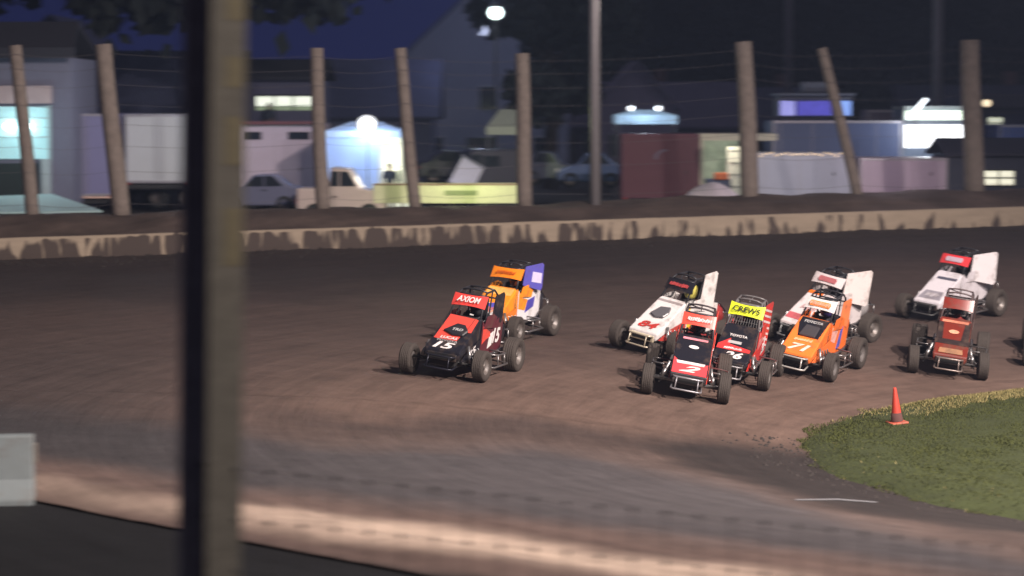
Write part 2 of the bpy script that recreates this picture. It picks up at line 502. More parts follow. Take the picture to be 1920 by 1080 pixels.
def hand(mb, wrist, d, palm_n, curl=.5, s=1.0):
    """palm + four unequal fingers and a thumb appended to a body mesh"""
    d = Vector(d).normalized(); n = Vector(palm_n).normalized(); side = d.cross(n).normalized(); w = Vector(wrist)
    P = [w, w + d * .05 * s, w + d * .09 * s]
    for k, off in enumerate((-.027, -.009, .009, .027)):
        mb.path([w + side * off * .5, w + side * off * s + d * .085 * s], [.017 * s, .013 * s], 6)
        L_ = (.065, .08, .075, .058)[k] * s; b = w + side * off * s + d * .085 * s
        p = [b]; dd = d.copy()
        for j in range(3):
            dd = (dd + n * curl * .8).normalized(); p.append(p[-1] + dd * L_ / 3 * 1.1)
        mb.path(p, [.0095 * s, .009 * s, .008 * s, .006 * s], 6)
    b = w + side * -.03 * s + d * .03 * s
    mb.path([b + side * .015, b + (side * -1 + d * .7) .normalized() * .035 * s, b + (side * -.6 + d + n * .4).normalized() * .065 * s], [.012 * s, .0105 * s, .007 * s], 6)

def driver_mesh():
    V = [(0, .30, .42), (0, .34, .62), (0, .35, .82), (0, .34, .93), (0, .32, 1.0), (0, .30, 1.10),
         (.17, .33, .86), (.26, .16, .66), (.15, -.04, .74), (-.17, .33, .86), (-.26, .16, .66), (-.15, -.04, .74),
         (.11, .22, .40), (.14, -.16, .50), (.12, -.62, .34), (-.11, .22, .40), (-.14, -.16, .50), (-.12, -.62, .34)]
    E = [(0, 1), (1, 2), (2, 3), (3, 4), (4, 5), (2, 6), (6, 7), (7, 8), (2, 9), (9, 10), (10, 11), (0, 12), (12, 13), (13, 14), (0, 15), (15, 16), (16, 17)]
    Rr = [.14, .14, .15, .08, .06, .085, .075, .05, .032, .075, .05, .032, .09, .065, .045, .09, .065, .045]
    mb = skin_body('person', V, E, Rr, None)
    for sx in (1, -1): hand(mb, (sx * .15, -.04, .74), (-sx * .15, -.6, .35), (-sx * .5, .2, -.8), .75)
    return mb
_drv = driver_mesh()
M_suit = [mat('race_suit_dark', (.03, .03, .04), .8), mat('race_suit_red', (.25, .03, .025), .8), mat('race_suit_white', (.5, .48, .47), .8)]

def make_driver(M, label, suit, helmet_col):
    o = MB(); o.v = list(_drv.v); o.f = list(_drv.f)
    o = o.build('person', M_suit[suit], None, True); o.matrix_world = M
    tag(o, label, 'person', 'drivers strapped in the racing cars')
    h = MB(); prof_ = [(0.001, .155), (.06, .145), (.105, .105), (.13, .04), (.132, -.03), (.12, -.085), (.10, -.13), (.085, -.135)]
    h.lathe(prof_, 20, Matrix.Translation((0, .29, 1.115)) @ Matrix.Scale(1.12, 4, (0, 1, 0)))
    hel = h.build('helmet', mat('helmet', helmet_col, .2, spec=.6), o, True)
    vz = MB(); pts = []
    for zz in (1.155, 1.085):
        for k in range(9):
            a = R(-140 + 100 * k / 8); rr = .138
            pts.append((rr * math.cos(a), .29 + rr * 1.12 * math.sin(a), zz))
    vz.add(pts, [(k, k + 1, k + 10, k + 9) for k in range(8)])
    v = vz.build('visor', M_glass, hel, True)
    sm = v.modifiers.new('th', 'SOLIDIFY'); sm.thickness = .006
    return o

def standing_person(p, rz, label, m_top, m_leg):
    V = [(0, 0, .95), (0, 0, 1.15), (0, .01, 1.38), (0, 0, 1.47), (0, -.01, 1.54), (0, -.015, 1.64), (0, -.01, 1.73),
         (.18, 0, 1.42), (.24, .02, 1.15), (.25, -.06, .90), (-.18, 0, 1.42), (-.25, .0, 1.15), (-.20, -.16, 1.0),
         (.10, 0, .90), (.11, -.02, .50), (.12, .02, .09), (.13, -.13, .04), (-.10, 0, .90), (-.12, .02, .50), (-.13, .05, .09), (-.14, -.10, .04)]
    E = [(0, 1), (1, 2), (2, 3), (3, 4), (4, 5), (5, 6), (2, 7), (7, 8), (8, 9), (2, 10), (10, 11), (11, 12), (0, 13), (13, 14), (14, 15), (15, 16), (0, 17), (17, 18), (18, 19), (19, 20)]
    Rr = [.14, .13, .15, .07, .06, .09, .075, .065, .045, .03, .065, .045, .03, .09, .06, .045, .035, .09, .06, .045, .035]
    mb = skin_body('person', V, E, Rr, None)
    hand(mb, (.25, -.06, .90), (0, -.2, -1), (-1, 0, 0), .25); hand(mb, (-.20, -.16, 1.0), (.2, -.5, -.8), (1, 0, 0), .35)
    mb.lathe([(.001, -.03), (.012, -.01), (.016, 0.0), (.01, .03)], 8, Matrix.Translation((0, -.115, 1.62)))
    for sx in (1, -1): mb.path([(sx * .085, 0, 1.60), (sx * .095, .01, 1.64), (sx * .085, .01, 1.67)], [.008, .014, .008], 6)
    o = mb.build('person', mat('skin', (.30, .18, .13), .6), None, True); o.location = p; o.rotation_euler = (0, 0, rz)
    tag(o, label, 'person')
    # clothing as children: jacket and trousers grown a little outside the body
    def grow(sel, name, m):
        V2 = [V[i] for i in sel]; idx = {i: k for k, i in enumerate(sel)}
        E2 = [(idx[a], idx[b]) for a, b in E if a in idx and b in idx]
        w = skin_body(name, V2, E2, [Rr[i] * 1.16 + .006 for i in sel], None); w.build(name, m, o, True)
    grow([0, 1, 2, 3, 7, 8, 9, 10, 11, 12], 'jacket', m_top)
    grow([0, 13, 14, 15, 17, 18, 19], 'trousers', m_leg)
    hb = MB(); hb.lathe([(.001, .115), (.06, .10), (.092, .05), (.098, .0), (.085, -.01)], 14, Matrix.Translation((0, .0, 1.665)))
    hb.build('hair', mat('hair', (.03, .02, .015), .8), o, True)
    return o

# ------------------------------------------------------------------ the midget racing car
HO = Vector((0, -1.20, .40)); HV = Vector((0, .92, .60)); HL = HV.length; HVn = HV.normalized(); HUn = Vector((1, 0, 0)); HN = HUn.cross(HVn)
def hp(u, v, n=0): return HO + HUn * u + HVn * v + HN * n
def ring(c, rx, rz, n, f): return [f(k * 2 * math.pi / n) for k in range(n)]

def wheel(parent, x, y, r, w, steer=0, rim=M_rim, mirror=1, M=None):
    e = bpy.data.objects.new('wheel', None); COL.objects.link(e); e.parent = parent; e.location = (x, y, r); e.rotation_euler = (0, 0, steer)
    t = MB(); h = w / 2; ri = r * .56
    prof_ = [(ri, -h * .82), (ri * 1.12, -h * .95), (r * .80, -h * 1.0), (r * .93, -h * .96), (r * .985, -h * .82)]
    nb = 5
    for k in range(nb):
        a = -h * .78 + k * (h * 1.56 / nb); b = a + h * 1.56 / nb
        prof_ += [(r, a + .004), (r, b - .012), (r * .986, b - .010), (r * .986, b - .001)]
    prof_ += [(r * .985, h * .82), (r * .93, h * .96), (r * .80, h * 1.0), (ri * 1.12, h * .95), (ri, h * .82)]
    t.lathe(prof_, 32, None, 'x'); t.build('tyre', M or M_tyre, e, True)
    d = MB(); s = mirror
    d.lathe([(ri * 1.03, -h * .84), (ri * .98, -h * .8), (ri * .98, h * .8), (ri * 1.03, h * .84)], 28, None, 'x')
    d.lathe([(ri * 1.0, s * h * .72), (ri * .9, s * h * .60), (ri * .62, s * h * .25), (ri * .45, s * h * .30), (.055, s * h * .42), (.045, s * h * .62), (.001, s * h * .62)], 28, None, 'x')
    d.lathe([(ri * 1.0, -s * h * .55), (.04, -s * h * .4), (.001, -s * h * .4)], 24, None, 'x')
    for k in range(6):
        a = k * math.pi / 3; d.box((s * h * .33, ri * .52 * math.cos(a), ri * .52 * math.sin(a)), (.02, .022, .022))
    d.build('rim', rim, e, False)
    return e

def slabp(name, poly, m, parent, th=.004, lift=.003, flip=False):
    mb = MB(); mb.slab([hp(u, v, lift) for u, v in poly], HN, th); return mb.build(name, m, parent)

def side_poly(pts, x, sgn): return [(x * sgn, a, b) for a, b in pts]

def make_car(px, py, yaw, label, sp, steer=0.0):
    global HO, HV, HL, HVn, HN
    nz_ = sp.get('nz', .45); HO = Vector((0, -1.20, nz_)); HV = Vector((0, .92, 1.0 - nz_)); HL = HV.length; HVn = HV.normalized(); HN = HUn.cross(HVn)
    p = hit(px, py)
    # ground normal under the car
    e = .8
    nrm = Vector((-(T(p.x + e, p.y) - T(p.x - e, p.y)) / (2 * e), -(T(p.x, p.y + e) - T(p.x, p.y - e)) / (2 * e), 1)).normalized()
    fwd = Vector((math.sin(yaw), -math.cos(yaw), 0)); fwd = (fwd - nrm * fwd.dot(nrm)).normalized()
    yax = -fwd; xax = yax.cross(nrm).normalized()
    c = p + yax * .95
    c.z = T(c.x, c.y) + .01
    Mx = Matrix(((xax.x, yax.x, nrm.x, c.x), (xax.y, yax.y, nrm.y, c.y), (xax.z, yax.z, nrm.z, c.z), (0, 0, 0, 1)))
    root = bpy.data.objects.new('racing_car', None); COL.objects.link(root); root.matrix_world = Mx
    tag(root, label, 'racing car', 'open-wheel racing cars sliding through the dirt turn')
    cm = lambda c_, n='body_paint': mat(n, c_, .34, 0, .05, dirt=sp.get('dirt', .42), spec=.5)
    hoodM = cm(sp['hood']); noseM = cm(sp.get('nose', sp['hood'])); sideM = cm(sp['side']); tubeM = mat('cage_paint', sp.get('cage', (.03, .03, .035)), .35, .1)
    # --- chassis belly and engine block
    mb = MB(); mb.box((0, -.40, .33), (.50, 1.45, .26)); mb.box((0, .55, .34), (.56, .6, .24)); mb.box((0, -.62, .52), (.44, .5, .22))
    mb.build('chassis', M_dark, root, bevel=.03)
    mb = MB()
    for sx in (-1, 1):
        for k in range(4): mb.path([(sx * .22, -.78 + .14 * k, .52), (sx * .34, -.76 + .14 * k, .48), (sx * .37, -.70 + .14 * k, .36)], .02, 7)
        mb.path([(sx * .38, -.85, .35), (sx * .385, .1, .34), (sx * .37, .9, .40)], .032, 8)
    mb.build('exhaust', M_steel, root, True)
    # --- hood shell
    mb = MB(); w0, w1 = .335, .315
    sect = [(-1.215, nz_ - .09, w0 - .02), (-1.20, nz_, w0), (-.74, (nz_ + 1) / 2 - .004, .33), (-.28, 1.00, w1), (-.20, .97, w1)]
    low = [(-1.20, nz_ - .15, w0 - .03), (-1.15, nz_ - .12, w0 - .01), (-.74, .50, .33), (-.28, .62, w1), (-.20, .62, w1)]
    vs = []
    for (y, z, w), (y2, z2, w2) in zip(sect, low): vs += [(-w, y, z), (w, y, z), (w2, y2, z2), (-w2, y2, z2)]
    fs = [(0, 1, 2, 3), (16, 19, 18, 17)]
    for i in range(4):
        for k in range(4): fs.append((4 * i + k, 4 * i + (k + 1) % 4, 4 * i + 4 + (k + 1) % 4, 4 * i + 4 + k))
    mb.add(vs, fs); body = mb.build('body', hoodM, root, bevel=.022)
    # nose opening
    mb = MB(); mb.box((0, -1.205, nz_ - .11), (.56, .05, .13)); g = mb.build('nose_duct', cm(sp.get('duct', (.015, .015, .018)), 'nose_paint'), root, bevel=.02)
    mb = MB(); mb.box((0, -1.235, nz_ - .11), (.44, .012, .06)); mb.build('grille', mat('mesh_black', (.01, .01, .01), .7), g)
    for di, (poly, col) in enumerate(sp.get('decals', [])): slabp('decal', poly, cm(col, 'vinyl'), root, .002, .002 + .0022 * di)
    if sp.get('scoop'):
        poly, col = sp['scoop']; slabp('hood_scoop', poly, cm(col, 'scoop_paint'), root, .045, .0).modifiers.new('bevel', 'BEVEL').width = .014
    for s, u, v, w, h_, col, sh in sp.get('texts', []):
        if s == '~': put_script(cm(col, 'letter_vinyl'), root, hp(u, v), HUn, HVn, w, h_, px, .012); continue
        put_text('lettering' if not s.isdigit() else 'number', s, cm(col, 'letter_vinyl'), root, hp(u, v, sp['scoop'][2] if False else 0), HUn, HVn, w, h_, .03 if s.isdigit() else .014, sh, .052 if (sp.get('scoop') and s in sp.get('onscoop', ())) else .014)
    # --- cockpit sides, both
    for sx in (-1, 1):
        mb = MB(); poly = [(-.24, .40), (-.24, .95), (-.02, .80), (.30, .78), (.55, .96), (.80, .92), (.80, .42), (.3, .34)]
        mb.slab(side_poly(poly, .325, sx), (sx, 0, 0), .012); mb.build('side_panel', sideM, root)
        mb = MB(); mb.slab(side_poly([(-1.14, .33), (-.74, .52), (-.26, .64), (-.26, .36), (-.9, .30)], .33, sx), (sx, 0, 0), .01); mb.build('lower_panel', cm(sp.get('low', sp['side'])), root)
        for poly, col in sp.get('sidedecals', []):
            mb = MB(); mb.slab(side_poly(poly, .339, sx), (sx, 0, 0), .003); mb.build('decal', cm(col, 'vinyl'), root)
        # arm guard, raised board beside the cockpit
        mb = MB(); mb.slab(side_poly([(-.20, .82), (-.08, 1.02), (.22, 1.05), (.42, .98), (.36, .80)], .345, sx), (sx, 0, 0), .008); mb.build('arm_guard', cm(sp.get('guard', sp['side'])), root)
    if sp.get('sidenum'):
        put_text('number', sp['sidenum'][0], cm(sp['sidenum'][1], 'letter_vinyl'), root, (.345, .48, .66), (0, 1, 0), (0, 0, 1), .36, .26, .03, .2)
        put_text('lettering', sp['sidenum'][0], cm(sp['sidenum'][1], 'letter_vinyl'), root, (.345, -.62, .46), (0, 1, .35), (0, -.35, 1), .26, .12, .03, .2, .004)
    # --- tail and tank
    mb = MB(); st = [(.78, .27, .42, .90), (.95, .29, .38, .93), (1.15, .27, .40, .86), (1.32, .20, .46, .72), (1.38, .10, .52, .64)]
    vs = []; n = 12
    for y, w, z0, z1 in st:
        for k in range(n):
            a = 2 * math.pi * k / n; cc, ss = math.cos(a), math.sin(a); q = .72
            vs.append((w * math.copysign(abs(cc) ** q, cc), y, (z0 + z1) / 2 + (z1 - z0) / 2 * math.copysign(abs(ss) ** q, ss)))
    fs = [tuple(range(n)), tuple(len(vs) - 1 - k for k in range(n))]
    for i in range(len(st) - 1):
        for k in range(n): fs.append((i * n + k, i * n + (k + 1) % n, (i + 1) * n + (k + 1) % n, (i + 1) * n + k))
    mb.add(vs, fs); mb.build('tail_tank', cm(sp.get('tail', sp['side'])), root, True)
    # --- roll cage
    A = lambda s_: [(s_ * .30, -.30, .98), (s_ * .27, -.14, 1.20), (s_ * .25, -.05, 1.35), (s_ * .24, .04, 1.40), (s_ * .24, .42, 1.43), (s_ * .26, .52, 1.36), (s_ * .30, .66, .92), (s_ * .30, .78, .50)]
    mb = MB()
    for s_ in (-1, 1):
        mb.path(A(s_), .019, 8)
        mb.path([(s_ * .30, -.30, .98), (s_ * .31, -.34, .40)], .019, 8)
        mb.path([(s_ * .245, .30, 1.42), (s_ * .30, .10, .98), (s_ * .31, -.22, .92)], .014, 7)
        mb.path([(s_ * .30, .66, .95), (s_ * .24, 1.02, .88), (s_ * .22, 1.3, .70)], .016, 7)
        mb.path([(s_ * .29, -.30, .95), (s_ * .30, -1.1, nz_ + .03)], .014, 7)
    for y, z, w, bow in ((-.05, 1.35, .25, .0), (.06, 1.405, .24, .03), (.42, 1.43, .24, .02), (.56, 1.28, .265, 0), (.66, .95, .30, 0)):
        mb.path([(-w, y, z), (-w * .5, y - .01, z + bow), (0, y - .01, z + bow * 1.2), (w * .5, y - .01, z + bow), (w, y, z)], .016, 8)
    mb.path([(-.24, .42, 1.43), (.24, .06, 1.405)], .010, 6); mb.path([(.0, .42, 1.45), (.0, -.02, 1.41)], .010, 6)
    mb.build('roll_cage', tubeM, root, True)
    # --- sun visor panel across the front of the cage
    a0 = Vector((0, -.19, 1.135)); a1 = Vector((0, -.07, 1.315)); wv = sp.get('visorw', .32); up = (a1 - a0); upn = up.normalized()
    nv = Vector((1, 0, 0)).cross(upn)
    if nv.y > 0: nv = -nv
    N_ = 14; vs = []; 
    for k in range(N_ + 1):
        u = -1 + 2 * k / N_; q = abs(u) ** 2.2
        for t in (0, 1):
            b = a0 + up * ((-.0 + .03 * (1 - q)) if t == 0 else (1 + .16 * q * sp.get('ears', 1)))
            vs.append(tuple(b + Vector((u * wv, 0, 0)) + nv * (.02 + .035 * (1 - q))))
    mb = MB(); mb.add(vs, [(2 * k, 2 * k + 2, 2 * k + 3, 2 * k + 1) for k in range(N_)])
    vis = mb.build('visor_panel', cm(sp['visor'], 'visor_paint'), root, False); vis.modifiers.new('t', 'SOLIDIFY').thickness = .006
    if sp.get('visorbox'):
        mb = MB(); cpt = a0 + up * .5 + nv * .066
        mb.slab([tuple(cpt + Vector((u, 0, 0)) + upn * v) for u, v in ((-.20, -.055), (.20, -.055), (.22, 0), (.20, .055), (-.20, .055), (-.22, 0))], nv, .003); mb.build('decal', cm(sp['visorbox'], 'vinyl'), vis)
    if sp.get('visortext'):
        s, col = sp['visortext']
        if s == '~': put_script(cm(col, 'letter_vinyl'), vis, a0 + up * .5 + nv * .074, (1, 0, 0), upn, .42, .085, py)
        else: put_text('lettering', s, cm(col, 'letter_vinyl'), vis, a0 + up * .52 + nv * .082, (1, 0, 0), upn, sp.get('vtw', .44), .115, .022, sp.get('vshear', 0.0), .004)
    # --- sail panel on the inner side of the cage
    if sp.get('sail'):
        y0, y1, z0, z1, col, flare = sp['sail']
        pts = [(.29, y0, z0 + .12), (.29, y1 - .05, z0), (.29 + flare, y1, z0 + .06), (.29 + flare, y1, z1 - .04), (.29 + flare, y1 - .05, z1), (.29 + flare * .3, y0 + .05, z1 - .06)]
        pts = [(.29 + flare * max(0, (y - y0) / (y1 - y0)), y, z) for _, y, z in pts]
        mb = MB(); mb.slab(pts, (1, -flare / (y1 - y0), 0), .012); sl = mb.build('sail_panel', cm(col, 'sail_paint'), root)
        if sp.get('sailstripe'):
            for k in range(7):
                z = z0 + .10 + k * (z1 - z0 - .14) / 7
                mb = MB(); q = [(y0 + .05, z), (y1 - .04, z - .07), (y1 - .04, z - .03), (y0 + .05, z + .04)]
                mb.slab([(.29 + flare * (y - y0) / (y1 - y0) + .013, y, zz) for y, zz in q], (1, 0, 0), .004); mb.build('stripe', cm(sp['sailstripe'], 'vinyl'), sl)
                # the same stripes wrap the leading edge
                mb = MB(); mb.slab([(.275, y0 + .03, z), (.305, y0 + .02, z + .02), (.305, y0 + .02, z + .06), (.275, y0 + .03, z + .04)], (0, -1, 0), .012); mb.build('stripe', cm(sp['sailstripe'], 'vinyl'), sl)
        if sp.get('saildecal'):
            mb = MB(); ym = lerp(y0, y1, .45); dd = [(ym - .02, z0 + .18), (y1 - .05, z0 + .14), (y1 - .05, z0 + .34), (ym, z0 + .38)]
            mb.slab([(.29 + flare * (y - y0) / (y1 - y0) + .013, y, zz) for y, zz in dd], (1, 0, 0), .004); mb.build('decal', cm(sp['saildecal'], 'vinyl'), sl)
    if sp.get('screen'):
        mb = MB()
        for k in range(11):
            x = -.25 + .05 * k; mb.path([(x, -.305, 1.0), (x * .93, -.185, 1.135)], .004, 5)
        mb.path([(-.26, -.25, 1.06), (.26, -.25, 1.06)], .004, 5); mb.build('rock_screen', M_steel, root)
    # --- front end
    mb = MB(); mb.path([(-.62, -.95, .27), (.62, -.95, .27)], .026, 10); mb.path([(-.5, -1.03, .30), (.5, -1.03, .30)], .013, 8); mb.build('front_axle', M_steel if sp.get('brightaxle') else M_dark, root, True)
    for sx in (-1, 1):
        mb = MB(); mb.path([(sx * .50, -.93, .33), (sx * .36, -.25, .42)], .014, 7); mb.path([(sx * .50, -.93, .20), (sx * .36, -.25, .26)], .014, 7); mb.build('radius_rod', M_steel, root, True)
        mb = MB(); mb.path([(sx * .46, -.96, .27), (sx * .37, -.92, .58)], .028, 8); mb.path([(sx * .46, -.96, .30), (sx * .42, -.94, .44)], .04, 8); mb.build('shock_absorber', M_steel, root, True)
        mb = MB(); k = .42
        mb.path([(sx * .33, -.45, .22), (sx * .62, -.46, .22), (sx * .70, -.40, .22), (sx * .71, .24, .24), (sx * .63, .32, .24), (sx * .33, .34, .24)], .017, 8)
        mb.path([(sx * .33, -.30, k), (sx * .60, -.32, k), (sx * .68, -.26, k), (sx * .69, .14, k), (sx * .61, .22, k), (sx * .33, .24, k)], .015, 8)
        for y in (-.22, .1): mb.path([(sx * .70, y, .23), (sx * .685, y, k)], .012, 6)
        mb.build('nerf_bar', M_steel, root, True)
    mb = MB(); mb.path([(-.26, -1.12, .24), (-.27, -1.34, .20), (-.22, -1.39, .20), (.22, -1.39, .20), (.27, -1.34, .20), (.26, -1.12, .24)], .016, 8)
    mb.path([(-.26, -1.12, .38), (-.26, -1.30, .40), (-.21, -1.34, .40), (.21, -1.34, .40), (.26, -1.30, .40), (.26, -1.12, .38)], .015, 8)
    for s_ in (-1, 1): mb.path([(s_ * .2, -1.39, .20), (s_ * .19, -1.34, .40)], .013, 7)
    mb.build('front_bumper', mat('bumper_paint', sp.get('bumper', (.05, .05, .055)), .35, .4), root, True)
    # --- rear end
    mb = MB(); mb.path([(-.58, .80, .33), (.58, .80, .33)], .034, 10); mb.lathe([(.001, -.12), (.11, -.10), (.12, 0), (.11, .10), (.001, .12)], 14, Matrix.Translation((.02, .80, .33)), 'x'); mb.build('rear_axle', M_dark, root, True)
    mb = MB(); mb.path([(-.2, 1.2, .45), (-.25, 1.50, .42), (.25, 1.50, .42), (.2, 1.2, .45)], .016, 8); mb.path([(-.2, 1.2, .68), (-.22, 1.48, .66), (.22, 1.48, .66), (.2, 1.2, .68)], .014, 8)
    for s_ in (-1, 1): mb.path([(s_ * .23, 1.495, .42), (s_ * .215, 1.475, .66)], .012, 7)
    mb.build('rear_bumper', M_steel, root, True)
    # --- cockpit
    mb = MB(); mb.box((0, .44, .62), (.42, .07, .62)); mb.box((0, .28, .38), (.42, .36, .08)); mb.box((.19, .34, .92), (.04, .16, .22)); mb.box((-.19, .34, .92), (.04, .16, .22)); mb.box((0, .46, 1.12), (.28, .06, .34)); mb.build('seat', mat('seat_vinyl', (.02, .02, .025), .6), root, bevel=.02)
    mb = MB(); ww = [(.15 * math.cos(k * math.pi / 8), -.10 + .05 * math.sin(k * math.pi / 8), .80 + .13 * math.sin(k * math.pi / 8)) for k in range(16)]
    mb.path(ww, .012, 7, True); mb.path([(-.15, -.10, .80), (.15, -.10, .80)], .009, 6); mb.path([(0, -.10, .80), (0, -.34, .70)], .014, 7); mb.build('steering_wheel', M_black, root, True)
    # --- wheels
    fr = sp.get('rim', M_rim)
    wheel(root, -.68, -.95, .27, .21, steer, fr, -1); wheel(root, .68, -.95, .27, .21, steer, fr, 1)
    wheel(root, -.66, .80, .325, .31, 0, fr, -1); wheel(root, .63, .80, .31, .26, 0, fr, 1)
    lean = Matrix.Rotation(R(sp.get('roll', 3.5)), 4, 'Y') @ Matrix.Diagonal((1, 1, sp.get('tall', 1.04), 1))
    for ch in root.children:
        if not ch.name.startswith('wheel'): ch.matrix_basis = lean @ ch.matrix_basis
    make_driver(Mx @ lean, sp['driver'], sp.get('suit', 0), sp.get('helmet', (.03, .03, .035)))
    return root

RED = (.62, .035, .025); WHT = (.72, .68, .67); BLK = (.012, .012, .018); ORG = (.85, .17, .02); YEL = (.75, .85, .03); NVY = (.02, .025, .15); SALM = (.70, .07, .05)
AMB = (.95, .30, .02)
make_car(833, 709, R(-20), 'black racing car with a red hood and white number 15, leading the left pair', dict(
    nz=.49, hood=BLK, side=(.10, .02, .03), low=BLK, visor=(.72, .06, .05), visortext=('AXIOM', WHT), vshear=.25, tail=BLK,
    decals=[([(-.29, .30), (.14, .30), (.19, .64), (.21, 1.0), (-.27, 1.03)], SALM), ([(.20, .58), (.30, .58), (.29, .97), (.22, 1.0)], SALM)],
    scoop=([(-.20, .52), (.0, .42), (.20, .43), (.25, .58), (.14, .74), (-.02, .76)], (.02, .02, .025)), onscoop=('TRD',),
    texts=[('TRD', .06, .56, .20, .07, (.45, .45, .45), .2), ('LUCAS', -.02, .345, .32, .07, WHT, .2), ('TOYOTA', -.02, .25, .40, .055, (.4, .38, .38), 0), ('15', -.02, .115, .38, .18, WHT, .25)],
    sidedecals=[([(-.2, .55), (-.02, .62), (.2, .66), (.16, .74), (-.2, .86)], SALM), ([(.1, .45), (.3, .5), (.35, .74), (.16, .70)], WHT)],
    sidenum=('15', WHT), sail=(.30, .70, .86, 1.40, BLK, .05), bumper=(.02, .02, .03), driver='driver in a dark helmet inside the black and red number 15 car', suit=0), .0)
make_car(908, 641, R(-25), 'bright orange racing car with blue side board, behind the black number 15 car', dict(
    hood=AMB, side=(.75, .72, .74), low=(.7, .2, .03), visor=(.95, .26, .015), visortext=('~', (.45, .08, .01)), tail=(.03, .03, .04), visorw=.34,
    decals=[([(-.28, .8), (.28, .8), (.28, 1.03), (-.28, 1.03)], (.95, .48, .12)), ([(-.30, .05), (-.05, .02), (.30, .1), (.05, .5), (-.30, .55)], WHT), ([(-.28, .40), (.0, .20), (.26, .45), (.1, .55)], (.10, .09, .45))],
    sidedecals=[([(-.22, .60), (.1, .55), (.2, .76), (-.05, .80), (-.22, .93)], AMB), ([(.1, .5), (.5, .6), (.55, .8), (.2, .74)], (.08, .07, .40))],
    texts=[('~', 0, .30, .3, .20, (.7, .2, .05), .2)], guard=AMB, sail=(.0, .60, .92, 1.46, (.10, .09, .42), .16), saildecal=(.6, .55, .75), brightaxle=True, driver='driver seated inside the bright orange car with the blue side board', suit=0, helmet=(.25, .06, .02)), .05)
make_car(1213, 663, R(-38), 'white racing car with red numbers and a cream nose ring, left of the centre group', dict(
    hood=WHT, side=(.72, .68, .66), low=(.45, .05, .04), visor=BLK, visortext=('~', (.6, .08, .08)), tail=(.3, .03, .03), duct=(.62, .55, .40),
    scoop=([(-.18, .50), (-.02, .42), (.16, .46), (.20, .60), (.14, .78), (-.08, .74)], (.11, .105, .115)), decals=[([(-.30, .93), (.28, .93), (.28, .99), (-.30, .99)], (.35, .30, .30))],
    texts=[('84', 0, .19, .42, .19, (.55, .035, .03), .25)], sidedecals=[([(-.22, .45), (-.05, .5), (.05, .78), (-.22, .93)], (.8, .5, .05)), ([(-.2, .42), (.3, .36), (.2, .5), (-.1, .55)], RED)],
    sail=(.20, .62, .82, 1.56, (.70, .66, .64), .05), bumper=(.50, .44, .34), driver='driver in the cockpit of the white car with red numbers', suit=2, helmet=(.5, .45, .1)), .02)
make_car(1283, 748, R(-6), 'red and black racing car with a white oval emblem, closest to the camera', dict(
    hood=BLK, side=SALM, low=SALM, visor=(.72, .075, .05), visortext=('~', WHT), visorw=.30, tail=(.3, .03, .03), cage=(.05, .04, .045),
    decals=[([(-.31, .0), (.31, .0), (.31, .33), (.20, .27), (-.18, .27), (-.31, .42)], (.72, .06, .07)), ([(-.24, .26), (.24, .26), (.26, .33), (-.26, .33)], WHT), ([(-.22, .93), (.23, .93), (.23, .985), (-.22, .985)], (.7, .25, .3)),
            ([(-.085 + .085 - .09 * math.cos(k * math.pi / 8), .74 + .045 * math.sin(k * math.pi / 8)) for k in range(16)], WHT)],
    texts=[('2', 0, .13, .38, .17, WHT, .5)], duct=(.06, .055, .06), sidedecals=[([(-.2, .5), (.0, .5), (.0, .7), (-.2, .8)], WHT)],
    sail=(.0, .5, .86, 1.40, SALM, .02), brightaxle=True, bumper=(.28, .27, .29), driver='driver inside the red and black car lowest on the track', suit=0), -.03)
make_car(1363, 722, R(-15), 'black and red racing car with a fluorescent yellow visor and number 26', dict(
    nz=.49, hood=BLK, side=(.60, .04, .04), low=RED, visor=YEL, visortext=('CREWS', (.03, .035, .02)), vtw=.52, visorw=.33, ears=1.6, tail=BLK, cage=(.16, .15, .15), screen=True,
    decals=[([(-.32, .27), (.31, .27), (.31, .36), (.12, .40), (-.10, .44), (-.12, .62), (-.32, .40)], (.62, .04, .04)), ([(-.15, .47), (.1, .47), (.1, .55), (-.15, .55)], (.40, .39, .39))],
    texts=[('TOYOTA', -.0, .70, .34, .07, WHT, 0), ('~', -.02, .315, .34, .07, WHT, .2), ('26', .03, .13, .36, .19, WHT, .3)],
    sidedecals=[([(-.2, .60), (.2, .70), (.3, .77), (-.2, .92)], (.75, .25, .25)), ([(.3, .45), (.6, .5), (.6, .8), (.42, .76)], WHT)], sidenum=('26', WHT),
    sail=(.10, .60, .55, 1.42, (.55, .03, .03), .07), sailstripe=(.62, .58, .58), bumper=(.25, .24, .25), driver='driver behind the rock screen of the yellow-visored number 26 car', suit=0), .02)
make_car(1492, 704, R(-26), 'orange racing car with a black scoop and white number 71', dict(
    hood=(.92, .20, .035), side=(.90, .19, .04), low=(.90, .19, .04), visor=WHT, visorbox=(.85, .25, .06), visortext=('~', (.7, .4, .3)), visorw=.31, tail=BLK,
    decals=[([(-.16, .50), (.26, .50), (.30, 1.05), (-.27, 1.05), (-.27, .86)], BLK)], scoop=([(-.14, .50), (.19, .50), (.19, .80), (-.10, .82)], (.055, .05, .055)),
    texts=[('TOYOTA', .0, .93, .38, .07, (.6, .6, .6), .2), ('~', .0, .39, .36, .09, (.9, .5, .3), 0), ('71', .0, .17, .42, .20, (.85, .72, .6), .3)],
    sidedecals=[([(-.2, .62), (.05, .55), (.15, .77), (-.2, .88)], (.85, .45, .4)), ([(.2, .42), (.4, .45), (.45, .84), (.3, .76)], (.10, .12, .5))],
    sail=(.28, .66, .80, 1.36, (.85, .22, .08), .06), bumper=(.5, .48, .45), rim=mat('grey_rim', (.16, .145, .14), .5, .4, dirt=.3), driver='driver in a dark blue helmet inside the orange number 71 car', suit=0, helmet=(.04, .03, .12)), .04)
